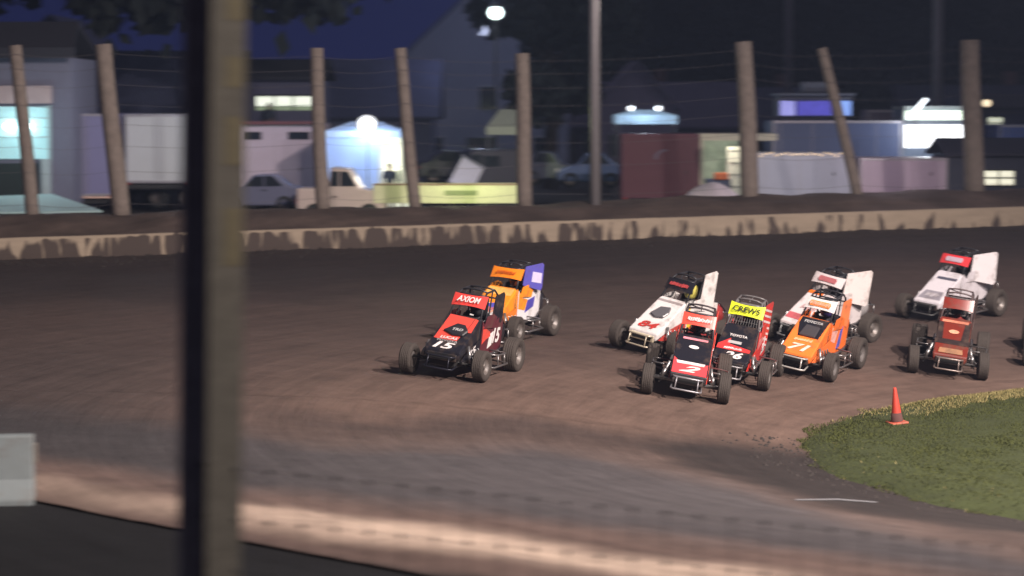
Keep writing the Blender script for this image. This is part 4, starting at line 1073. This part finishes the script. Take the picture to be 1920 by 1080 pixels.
# leaning race wing panel + stuff right of tent
wg = empty('wing_panel', tuple(at(838, 342, 86)), R(-15), 'pale lavender airfoil wing panel leaning on edge in the dark pit area', 'wing'); wg.rotation_euler = (R(-5), R(28), R(-10)); wg.location.z = PZ
mb = MB(); pr = [(-.42, 0), (-.44, .02), (-.1, .10), (.40, .06), (.44, 0)]
mb.slab([(a, b_, 1.0) for a, b_ in pr], (0, 0, 1), 1.0); mb.build('wing_skin', mat('wing_skin', (.60, .58, .72), .4), wg)
mb = MB(); mb.box((0, .05, .97), (1.0, .34, .03)); mb.box((0, .05, 2.03), (1.0, .34, .03)); mb.build('end_plate', mat('wing_ends', (.3, .3, .4), .4), wg)
mb = MB(); mb.path([(-.3, .2, 1.0), (-.45, .5, .0)], .03, 6); mb.path([(.3, .2, 1.0), (.35, .5, .0)], .03, 6); mb.build('stand', M_dark, wg)
canopy(912, 990, 238, 205, 92, 3.0, (.42, .46, .36), 'pale green canopy tent half behind the straight pole', valance=.3)
for k, (a, b_, Y, c_, l, lt) in enumerate(((990, 1062, 95, (.10, .11, .16), 'dark sedan with a glinting windscreen just right of the straight pole', .5), (1060, 1150, 92, (.10, .15, .30), 'dark blue sedan parked behind the tall grey light pole', None), (800, 905, 97, (.03, .03, .05), 'black sedan parked behind the leaning wing panel', None), (870, 975, 90, (.04, .04, .06), 'black van parked in the shadows left of the straight pole', None))):
    pr, gp = (van, van_g) if 'van' in l else (sedan, sedan_g)
    vehicle(a - 15, b_ + 20, Y, .95 if 'van' not in l else 1.0, c_, l, pr, gp, 1 if k % 2 else -1, R(6 * (k - 1)), lights=lt, name='parked_van' if 'van' in l else 'parked_car', cat='van' if 'van' in l else 'car', base=PZ + .6 if Y > 91 else PZ + .2)
# lit white canopy with two lamps
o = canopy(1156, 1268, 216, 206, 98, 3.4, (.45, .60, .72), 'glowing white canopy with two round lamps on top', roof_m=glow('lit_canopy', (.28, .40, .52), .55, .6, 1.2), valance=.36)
for px in (1183, 1235): wall_lamp(px, 203, 97.6, .12, (.95, .97, 1), 2.2, 'round white lamp above the %s half of the glowing canopy' % ('left' if px < 1200 else 'right'))
# maroon trailer with open lit end
t5, W5, top5, h5 = trailer(1166, 1312, 251, 84, 2.6, (.085, .014, .028), 'maroon box trailer standing dark beside its open lit workshop', face='side', trim=(.09, .03, .045))
mb = MB(); 
for k in range(12):
    a = k * math.pi / 11; mb.box((.2 + .38 * math.cos(a), -.014, top5 - .85 + .28 * math.sin(a)), (.12, .01, .07), None)
mb.build('emblem', mat('faded_emblem', (.13, .11, .17), .6), t5)
Y = 84; x0, x1 = X(1312, Y), X(1456, Y); W = x1 - x0; tz = Zp(254, Y) - PZ
o = empty('workshop_awning', ((x0 + x1) / 2, Y, PZ), 0, 'cream-framed open workshop awning with cluttered green and orange gear inside', 'awning')
mb = MB(); mb.box((0, 1.2, tz), (W, 2.4, .12)); mb.box((0, -.04, tz - .06), (W, .06, .24)); mb.build('roof', mat('cream_edge', (.55, .52, .42), .6), o)
for xx in (-W / 2 + .06, -W / 2 + 1.55): 
    mb = MB(); mb.box((xx, .05, tz / 2), (.12, .12, tz - .1)); mb.build('upright', mat('cream_edge', (.55, .52, .42), .6), o)
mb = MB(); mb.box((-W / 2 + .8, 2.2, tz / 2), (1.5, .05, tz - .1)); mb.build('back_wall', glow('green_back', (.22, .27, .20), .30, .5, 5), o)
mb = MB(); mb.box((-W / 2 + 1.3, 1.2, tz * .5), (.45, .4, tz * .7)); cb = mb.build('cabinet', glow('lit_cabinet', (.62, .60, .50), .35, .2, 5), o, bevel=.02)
mb = MB()
for k in range(5): mb.box((-W / 2 + 1.3, .98, .5 + k * .42), (.36, .03, .03))
mb.build('handle', M_dark, cb)
mb = MB(); mb.box((-W / 2 + .7, .9, .75), (.9, .6, .9)); wb_ = mb.build('workbench', mat('blue_bench', (.06, .08, .16), .5), o, bevel=.03)
mb = MB(); mb.box((-W / 2 + .8, .6, .45 + .85), (.5, .3, .24)); tag(mb.build('tool_box', mat('orange_box', (.65, .16, .05), .5), None, bevel=.03, loc=tuple(o.location)), 'orange tool box on the workbench under the cream awning', 'box')
# tarp-covered mound
mb = MB(); vs = []; nx_, ny_ = 26, 8
for j in range(ny_ + 1):
    for i in range(nx_ + 1):
        u, v = i / nx_, j / ny_; x = lerp(X(1258, 79), X(1412, 79), u); y = 77.5 + v * 3
        h_ = math.sin(math.pi * u) ** .7 * math.sin(math.pi * min(.999, v + .001)) ** .6; vs.append((x, y, PZ + .1 + h_ * (Zp(342, 79) - PZ - .1) * (1 + .08 * noise.noise(Vector((x * 2, y * 2, 0))))))
mb.add(vs, [(j * (nx_ + 1) + i, j * (nx_ + 1) + i + 1, (j + 1) * (nx_ + 1) + i + 1, (j + 1) * (nx_ + 1) + i) for j in range(ny_) for i in range(nx_)])
tag(mb.build('tarpaulin', mat('pale_tarp', (.62, .55, .60), .6, bump=.3), None, True), 'pale pinkish tarpaulin over a low heap at the foot of the thick pole', 'tarpaulin')
# white trailer with string lights, pink trailer
t6, W6, top6, h6 = trailer(1416, 1598, 287, 82, 2.6, (.42, .44, .54), 'bluish white low trailer edged with a string of warm lights', face='side')
mb = MB()
for k in range(26):
    x = -W6 / 2 + .05 + (W6 - .1) * k / 25; mb.lathe([(.001, -.03), (.03, 0), (.001, .03)], 6, Matrix.Translation((x, -.08, top6 - .02 - .03 * math.sin(k * 1.3) - .06 * (k % 4 == 1))))
mb.build('string_lights', glow('warm_bulbs', (1, .72, .42), 1.6, 0), t6)
t7, W7, top7, h7 = trailer(1612, 1776, 296, 82, 2.6, (.50, .40, .50), 'pink-lit box trailer with a darker side door behind the thin tilted pole', face='side')
# blue long trailer + blue booth on top
t8, W8, top8, h8 = trailer(1448, 1690, 226, 90, 3, (.085, .11, .22), 'long dull blue trailer behind the low white and pink trailers', face='side')
Y = 91; x0, x1 = X(1460, Y), X(1598, Y); W = x1 - x0; z0, z1 = Zp(221, Y), Zp(183, Y)
o = empty('scoring_booth', ((x0 + x1) / 2, Y + .2, z0), 0, 'small booth glowing violet-blue on the roof of the long blue trailer', 'booth')
hh = z1 - z0
mb = MB(); mb.box((0, 1, hh / 2 + .06), (W * .98, 1.9, hh)); mb.build('wall', mat('booth_wall', (.08, .08, .12), .6), o)
for f, wd, c_, s_ in ((-.38, .2, (.35, .35, .95), .7), (-.02, .46, (.10, .09, .55), .55), (.36, .24, (.22, .36, .95), .8)):
    mb = MB(); mb.box((W * f, .03, hh * .48), (W * wd, .06, hh * .72)); mb.build('lit_panel', glow('violet_panel', c_, s_, .35, 3), o)
mb = MB(); mb.box((0, 1, hh + .12), (W * 1.06, 2.3, .12)); mb.box((.2, 1, hh + .40), (W * .45, 1.2, .42)); mb.build('roof', mat('booth_roof', (.14, .15, .20), .6), o, bevel=.05)
mb = MB(); mb.path([(-W * .5, -.1, hh * .98), (W * .5, -.1, hh * .98)], .03, 6); mb.build('gutter', M_steel, o)
# brilliant booth
Y = 90.5; x0, x1 = X(1692, Y), X(1814, Y); W = x1 - x0; zt = Zp(205, Y) - PZ
o = empty('ticket_booth', ((x0 + x1) / 2, Y, PZ), 0, 'brilliantly lit white booth with a dark band across it, beside the thickest pole', 'booth')
mb = MB(); mb.box((0, 1.3, zt / 2), (W, 2.4, zt)); mb.build('wall', mat('booth_blue', (.18, .22, .30), .6), o)
for a, b_, c_, s_ in ((225, 207, (.85, .95, .78), 1.2), (277, 234, (1, 1, 1), 2.2)):
    za, zc = Zp(a, Y) - PZ, Zp(b_, Y) - PZ; mb = MB(); mb.box((0.02, .06, (za + zc) / 2), (W * .95, .06, zc - za)); mb.build('lit_window', glow('white_panel', c_, s_, .05), o)
mb = MB(); mb.box((0, .02, Zp(229.5, Y) - PZ), (W, .10, .13)); mb.box((-W / 2 + .03, .02, Zp(243, Y) - PZ), (.06, .1, Zp(205, Y) - Zp(282, Y))); mb.build('frame', mat('grey_frame', (.2, .22, .25), .5), o)
mb = MB(); mb.box((0, .9, zt + .06), (W * 1.03, 2.9, .12)); mb.build('roof', mat('booth_roof2', (.35, .38, .36), .6), o)
tb = empty('tube_lamp', tuple(at(1720, 203, 89.8)), 0, 'slanting fluorescent tube lamp shining above the left of the white booth', 'lamp')
mb = MB(); mb.path([(-.35, 0, -.40), (.33, 0, .36)], .07, 10); mb.build('tube', glow('tube_glow', (.88, .95, 1), 3, 0), tb, True)
mb = MB(); mb.path([(-.35, .08, -.40), (.33, .08, .36)], .05, 8); mb.path([(0, .1, 0), (.0, .3, -1.0)], .03, 6); mb.build('batten', M_steel, tb)
# right edge cluster
t9, W9, top9, h9 = trailer(1872, 2060, 234, 92, 3, (.07, .10, .26), 'dark blue trailer at the right edge behind the thickest pole', face='side')
def lit_window_house(px0, px1, pyt, Y, wins, label, col, roofcol=(.03, .03, .05)):
    x0, x1 = X(px0, Y), X(px1, Y); W = x1 - x0; tz = Zp(pyt, Y) - PZ
    o = empty('shed', ((x0 + x1) / 2, Y, PZ), 0, label, 'shed')
    mb = MB(); mb.box((0, 1.6, tz / 2), (W, 3.2, tz)); mb.build('wall', mat('shed_wall', col, .7), o)
    mb = MB(); mb.slab([(-W / 2 - .2, -.3, tz), (W / 2 + .2, -.3, tz), (W / 2 + .2, 1.6, tz + .5), (-W / 2 - .2, 1.6, tz + .5)], (0, -.2, 1), .1); mb.slab([(-W / 2 - .2, 3.5, tz), (W / 2 + .2, 3.5, tz), (W / 2 + .2, 1.6, tz + .5), (-W / 2 - .2, 1.6, tz + .5)], (0, .2, 1), .1); mb.build('roof', mat('shed_roof', roofcol, .8), o)
    for a, b_, c, d, cc, s_ in wins:
        xa, xb, za, zc = X(a, Y) - (x0 + x1) / 2, X(b_, Y) - (x0 + x1) / 2, Zp(d, Y) - PZ, Zp(c, Y) - PZ
        mb = MB(); mb.box(((xa + xb) / 2, -.01, (za + zc) / 2), (xb - xa, .05, zc - za)); w_ = mb.build('window', glow('shed_window', cc, s_, .3, 5), o)
        mb = MB(); mb.box(((xa + xb) / 2, -.05, (za + zc) / 2), (.05, .04, zc - za)); mb.box(((xa + xb) / 2, -.05, (za + zc) / 2), (xb - xa, .035, .05)); mb.box(((xa + xb) / 2, -.05, za), (xb - xa + .1, .06, .05)); mb.box(((xa + xb) / 2, -.05, zc), (xb - xa + .1, .06, .05)); mb.build('window_frame', M_dark, w_)
    return o
lit_window_house(1778, 2010, 292, 82, [(1844, 1900, 319, 348, (.85, .80, .60), 1.0)], 'dark low shed with a glowing yellowish window at the right edge', (.05, .055, .08))
lit_window_house(1835, 1960, 205, 101, [(1852, 1876, 219, 242, (.75, .80, .60), 1.0)], 'dark hut with one small square lit window, higher up at the right edge', (.07, .08, .14))
wall_lamp(1850, 193, 99, .17, (.95, .75, .5), 1.6, 'warm lamp glowing above the small square lit window', 4.2)
vent = trailer(1625, 1676, 206, 96, 2, (.14, .11, .16), 'dull mauve box-shaped hut peeking over the long blue trailer', face='side', name='site_hut', cat='hut', wheels=False)

# --- houses behind
def window_(o, x, y, z, w, h_, m=None, frame=None):
    mb = MB(); mb.box((x, y - .02, z), (w + .16, .05, h_ + .16)); f = mb.build('window', frame or mat('frame_white', (.4, .4, .44), .6), o)
    mb = MB(); mb.box((x, y - .055, z), (w, .03, h_)); mb.build('pane', m or M_glass, f)
def house(pxc, W, D, Y, eave, ridge, col, roofc, label, gable_front=True, wins=2, base=PZ, xoff=0, chim=True):
    o = empty('house', (X(pxc, Y), Y, base), 0, label, 'house')
    m = mat('siding', col, .8, 0, .10, .7, bump=.1); a = W / 2
    mb = MB()
    if gable_front:
        mb.slab([(-a, 0, 0), (a, 0, 0), (a, 0, eave), (0, 0, ridge), (-a, 0, eave)], (0, 1, 0), D)
    else:
        mb.slab([(-a, 0, 0), (-a, D, 0), (-a, D, eave), (-a, D / 2, ridge), (-a, 0, eave)], (1, 0, 0), W)
    mb.build('wall', m, o)
    rm = mat('roofing', roofc, .9, 0, .2, 2, bump=.3); mb = MB(); ov = .4; t_ = .14
    if gable_front:
        for s_ in (-1, 1):
            k = (ridge - eave) / a
            mb.slab([(s_ * (a + ov), -ov, eave - ov * k + .01), (s_ * (a + ov), D + ov, eave - ov * k + .01), (0, D + ov, ridge + .01), (0, -ov, ridge + .01)], (s_ * .3, 0, 1), t_)
    else:
        k = (ridge - eave) / (D / 2)
        for y0, s_ in ((0, -1), (D, 1)):
            mb.slab([(-a - ov, y0 + s_ * ov, eave - ov * k + .01), (a + ov, y0 + s_ * ov, eave - ov * k + .01), (a + ov, D / 2, ridge + .01), (-a - ov, D / 2, ridge + .01)], (0, s_ * .3, 1), t_)
    rf = mb.build('roof', rm, o)
    if chim:
        mb = MB(); mb.box((a * .45, D * .55, ridge + .1), (.7, .7, 1.8)); mb.build('chimney', mat('chimney_brick', (.16, .09, .08), .8, bump=.3), rf)
    n = max(2, int(W / 2.6))
    for fl_ in range(max(1, int(eave // 2.6))):
        for i in range(n):
            x = -a + W * (i + .5) / n
            window_(o, x, 0, 1.5 + fl_ * 2.7, .9, 1.2)
    mb = MB(); mb.box((-a * .15, -.03, 1.05), (1.0, .06, 2.1)); dd = mb.build('door', mat('door_dark', (.06, .05, .05), .5), o)
    mb = MB(); mb.box((-a * .15 + .38, -.08, 1.05), (.05, .05, .12)); mb.build('handle', M_steel, dd)
    if gable_front and W > 5: window_(o, 0, 0, eave + (ridge - eave) * .35, .8, .9)
    return o
house(915, 8.6, 12, 128, 6.6, 10.6, (.26, .27, .36), (.10, .10, .14), 'tall pale grey gabled house below the high white lamp')
house(1192, 4.4, 8, 140, 3.9, 6.3, (.40, .36, .50), (.30, .28, .40), 'lavender gable-fronted cottage behind the glowing canopy', chim=False)
house(1110, 20, 8, 150, 2.6, 5.2, (.17, .16, .24), (.15, .14, .22), 'wide low house stretching behind the lavender cottage', gable_front=False)
house(100, 6.5, 9, 125, 5.6, 8.4, (.22, .23, .36), (.14, .15, .26), 'pale blue-grey gabled house above the left building', chim=False)
house(290, 7.5, 7, 112, 3.6, 6.3, (.11, .12, .21), (.085, .09, .16), 'dark slate-roofed house behind the two left trailers', gable_front=False, chim=False)
house(640, 9, 7, 118, 3.4, 6.0, (.11, .12, .20), (.075, .08, .14), 'dark navy-roofed house behind the floodlit tent', gable_front=False, chim=False)
house(1420, 9, 8, 155, 2.4, 4.9, (.12, .13, .22), (.08, .085, .15), 'dim distant house between the thick pole and the blue booth', gable_front=False)
house(1850, 10, 8, 150, 2.6, 5.0, (.06, .07, .14), (.04, .045, .08), 'almost black house behind the right edge trailers', gable_front=False)
wall_lamp(929, 24, 102, .30, (.80, .95, .92), 4.5, 'high white street lamp shining in front of the tall grey house', PZ)

# ------------------------------------------------------------------ trees
M_leaf = mat('night_leaf', (.022, .027, .024), .8, var=.4, scale=.6)
M_bark = mat('bark', (.06, .045, .035), .9, bump=.6)
def tree(px, Y, ht, crown, label, seed, n=2600, low=.3, flat=.75, dx=0, ls=1.0):
    r_ = random.Random(seed)
    o = empty('tree', (X(px, Y) + dx, Y, PZ), 0, label, 'tree', None)
    mb = MB(); mb.path([(0, 0, -.3), (.1, .05, ht * .25), (-.1, .1, ht * .5), (.05, 0, ht * .8)], [.38, .3, .22, .08], 9)
    tips = []
    for k in range(9):
        a = k * 2.4 + r_.uniform(-.3, .3); z = ht * r_.uniform(low, .75); rr = crown * r_.uniform(.55, .95)
        tip = Vector((math.cos(a) * rr, math.sin(a) * rr, z + r_.uniform(.5, 2.0))); tips.append(tip)
        mb.path([(0, 0, z - 1), tuple(tip * .5 + Vector((0, 0, z * .5 - .3))), tuple(tip)], [.13, .08, .03], 6)
    mb.build('trunk', M_bark, o, True)
    cl = MB(); cents = [(t, crown * r_.uniform(.25, .42)) for t in tips] + [(Vector((r_.uniform(-.6, .6) * crown, r_.uniform(-.6, .6) * crown, ht * r_.uniform(low + .1, .95))), crown * r_.uniform(.22, .45)) for _ in range(16)]
    for k in range(n):
        c, rr = cents[k % len(cents)]
        d = Vector((r_.gauss(0, 1), r_.gauss(0, 1), r_.gauss(0, flat))); d = d.normalized() * rr * r_.uniform(.3, 1.08) ** .6; p = c + d
        s = r_.uniform(.18, .42) * ls; u = Vector((r_.gauss(0, 1), r_.gauss(0, 1), r_.gauss(0, 1))).normalized() * s; v = u.orthogonal().normalized() * s * .7
        i = len(cl.v); cl.v += [tuple(p - u), tuple(p + v), tuple(p + u), tuple(p - v)]; cl.f.append((i, i + 1, i + 2, i + 3))
    me = bpy.data.meshes.new('crown'); me.from_pydata(cl.v, [], cl.f); me.materials.append(M_leaf); c = bpy.data.objects.new('crown', me); COL.objects.link(c); c.parent = o
    return o
tree(1030, 112, 15, 4.2, 'big dark tree at the right shoulder of the tall grey house', 1, 8000, .2)
tree(425, 106, 14, 7.4, 'dark overhanging tree behind the foreground post', 2, 16000, .585, .30, ls=1.7)
tree(-20, 112, 14.6, 7.5, 'dark tree spreading over the top left corner', 3, 12000, .66, .30, ls=1.7)
tl = [(1150, 'left'), (1290, 'b'), (1420, ''), (1560, ''), (1700, ''), (1830, ''), (1960, '')]
labs = ['first black tree right of the big tree, behind the tall light pole', 'black tree standing behind the lavender cottage', 'black tree over the thick pole left of the blue booth', 'black tree directly above the violet-blue booth', 'black tree above the brilliant white booth', 'black tree behind the thickest pole', 'black tree filling the top right corner']
for k, ((px, _), lb) in enumerate(zip(tl, labs)): o = tree(px, 165 + (k % 3) * 6, 19 + (k % 2) * 2, 6.5, lb, 10 + k, 6500, .12)
for o_ in [x for x in bpy.data.objects if x.name.startswith('tree') and x.type == 'EMPTY']: o_['group'] = 'dark trees behind the pits'
# distant wood as one mass
mb = MB(); vs = []
for _ in range(9000):
    x = rnd.uniform(-75, 75); y = 190 + rnd.uniform(0, 22); top = 11 + 3 * noise.noise(Vector((x * .06, 0, 0))) + (5 if x > 2 else -6)
    z = PZ + rnd.uniform(0, 1) * top; s = rnd.uniform(.4, 1.1); u = Vector((rnd.gauss(0, 1), rnd.gauss(0, .4), rnd.gauss(0, 1))).normalized() * s; v = Vector((0, 1, 0)).cross(u).normalized() * s * .8
    p_ = Vector((x, y, z)); i = len(mb.v); mb.v += [tuple(p_ - u), tuple(p_ + v), tuple(p_ + u), tuple(p_ - v)]; mb.f.append((i, i + 1, i + 2, i + 3))
me = bpy.data.meshes.new('distant_wood'); me.from_pydata(mb.v, [], mb.f); me.materials.append(M_leaf); o = bpy.data.objects.new('distant_wood', me); COL.objects.link(o); tag(o, kind='stuff')

# ------------------------------------------------------------------ light
w = bpy.data.worlds.new('World'); sc.world = w; w.use_nodes = True; N = w.node_tree.nodes; bg = N['Background']
sky = N.new('ShaderNodeTexSky'); sky.sky_type = 'NISHITA'; sky.sun_disc = False
KEY_AZ = Vector((22, -19, 0))          # towards the floodlight towers, right and camera side
sky.sun_elevation = R(-3.0); sky.sun_rotation = math.atan2(KEY_AZ.x, KEY_AZ.y)
L_ = w.node_tree.links
tc = N.new('ShaderNodeTexCoord'); sx = N.new('ShaderNodeSeparateXYZ'); L_.new(tc.outputs['Generated'], sx.inputs[0])
cr = N.new('ShaderNodeValToRGB'); e = cr.color_ramp.elements; e[0].position = .02; e[0].color = (.07, .09, .42, 1); e[1].position = .45; e[1].color = (.52, .46, .58, 1)
mid = e.new(.14); mid.color = (.06, .08, .38, 1)
L_.new(sx.outputs['Z'], cr.inputs['Fac'])
ad = N.new('ShaderNodeMix'); ad.data_type = 'RGBA'; ad.blend_type = 'ADD'; ad.inputs['Factor'].default_value = 1
L_.new(cr.outputs['Color'], ad.inputs['A']); L_.new(sky.outputs['Color'], ad.inputs['B']); L_.new(ad.outputs['Result'], bg.inputs['Color']); bg.inputs['Strength'].default_value = .13

def spot(loc, aim, energy, size, col, rad=.5, blend=.6):
    l = bpy.data.lights.new('floodlight_tower_lamp', 'SPOT'); l.energy = energy; l.spot_size = size; l.spot_blend = blend; l.color = col; l.shadow_soft_size = rad
    o = bpy.data.objects.new('track_floodlight', l); COL.objects.link(o); o.location = loc
    o.rotation_euler = (Vector(aim) - Vector(loc)).to_track_quat('-Z', 'Y').to_euler(); return o
WARM = (1, .87, .80)
spot((23, 25, 23), (5, 46, 0), 80000, R(80), WARM, .45)
spot((15, 12, 21), (2.5, 31, 0), 72000, R(96), WARM, .45, 1.0)
sun = bpy.data.lights.new('key', 'SUN'); sun.energy = .05; sun.angle = R(.5); sun.color = (1, .9, .8); so = bpy.data.objects.new('sun', sun); COL.objects.link(so)
so.rotation_euler = (-(KEY_AZ.normalized() * math.cos(R(38)) + Vector((0, 0, math.sin(R(38)))))).to_track_quat('-Z', 'Y').to_euler()
def point(loc, e, col, r=.2):
    l = bpy.data.lights.new('lamp_and_fill_light', 'POINT'); l.energy = e; l.color = col; l.shadow_soft_size = r; o = bpy.data.objects.new('lamp_and_fill_light', l); COL.objects.link(o); o.location = loc
point(fl + Vector((0, .35, 0)), 330, (.6, .75, 1), .4)
point(at(731, 300, 86), 80, (1, .95, .8)); point(at(880, 300, 77), 260, (.85, 1, .45), .3)
point(at(300, 190, 82), 260, (.85, .9, 1), .4); point(at(40, 240, 82.5), 35, (.6, .95, 1), .3); point(at(1210, 195, 97), 120, (.7, .85, 1), .3)
point(at(1360, 260, 84.6), 60, (1, .95, .8)); point(at(1690, 260, 78), 110, (1, .78, .9), .4); point(at(1500, 260, 79), 45, (.85, .88, 1), .4); point(at(1750, 240, 88), 250, (.85, .92, 1), .4); point(at(929, 24, 100.5), 300, (.75, .85, 1), .3); point(at(900, 40, 119), 380, (.62, .70, 1), .6)  # points by the low trailers and tall house are added fill, no fixture

hz = MB(); hz.box((0, 118, 14.5), (236, 244, 35)); hz = hz.build('haze', None)
hm = bpy.data.materials.new('night_haze'); hm.use_nodes = True; n_ = hm.node_tree.nodes; n_.remove(n_['Principled BSDF'])
pv = n_.new('ShaderNodeVolumePrincipled'); pv.inputs['Density'].default_value = HAZE; pv.inputs['Color'].default_value = (.55, .68, 1, 1); pv.inputs['Anisotropy'].default_value = .35
hm.node_tree.links.new(pv.outputs['Volume'], n_['Material Output'].inputs['Volume']); hz.data.materials.append(hm); tag(hz, kind='stuff')
# ------------------------------------------------------------------ camera, view
cam = bpy.data.cameras.new('Camera'); co = bpy.data.objects.new('Camera', cam); COL.objects.link(co); co.location = CAM
cam.sensor_width = 36; cam.lens = F / 1920 * 36; cam.clip_end = 5000; cam.clip_start = .2
co.rotation_euler = (math.pi / 2 - PITCH, 0, 0)
cam.dof.use_dof = True; cam.dof.focus_distance = 43; cam.dof.aperture_fstop = 84 / 85; cam.dof.aperture_ratio = .30
sc.camera = co
sc.view_settings.view_transform = 'Standard'; sc.view_settings.look = 'None'; sc.view_settings.exposure = 0; sc.view_settings.gamma = 1
sc.render.film_transparent = False
sc.cycles.use_denoising = True
sc.cycles.max_bounces = 6
sc.cycles.sample_clamp_indirect = 4
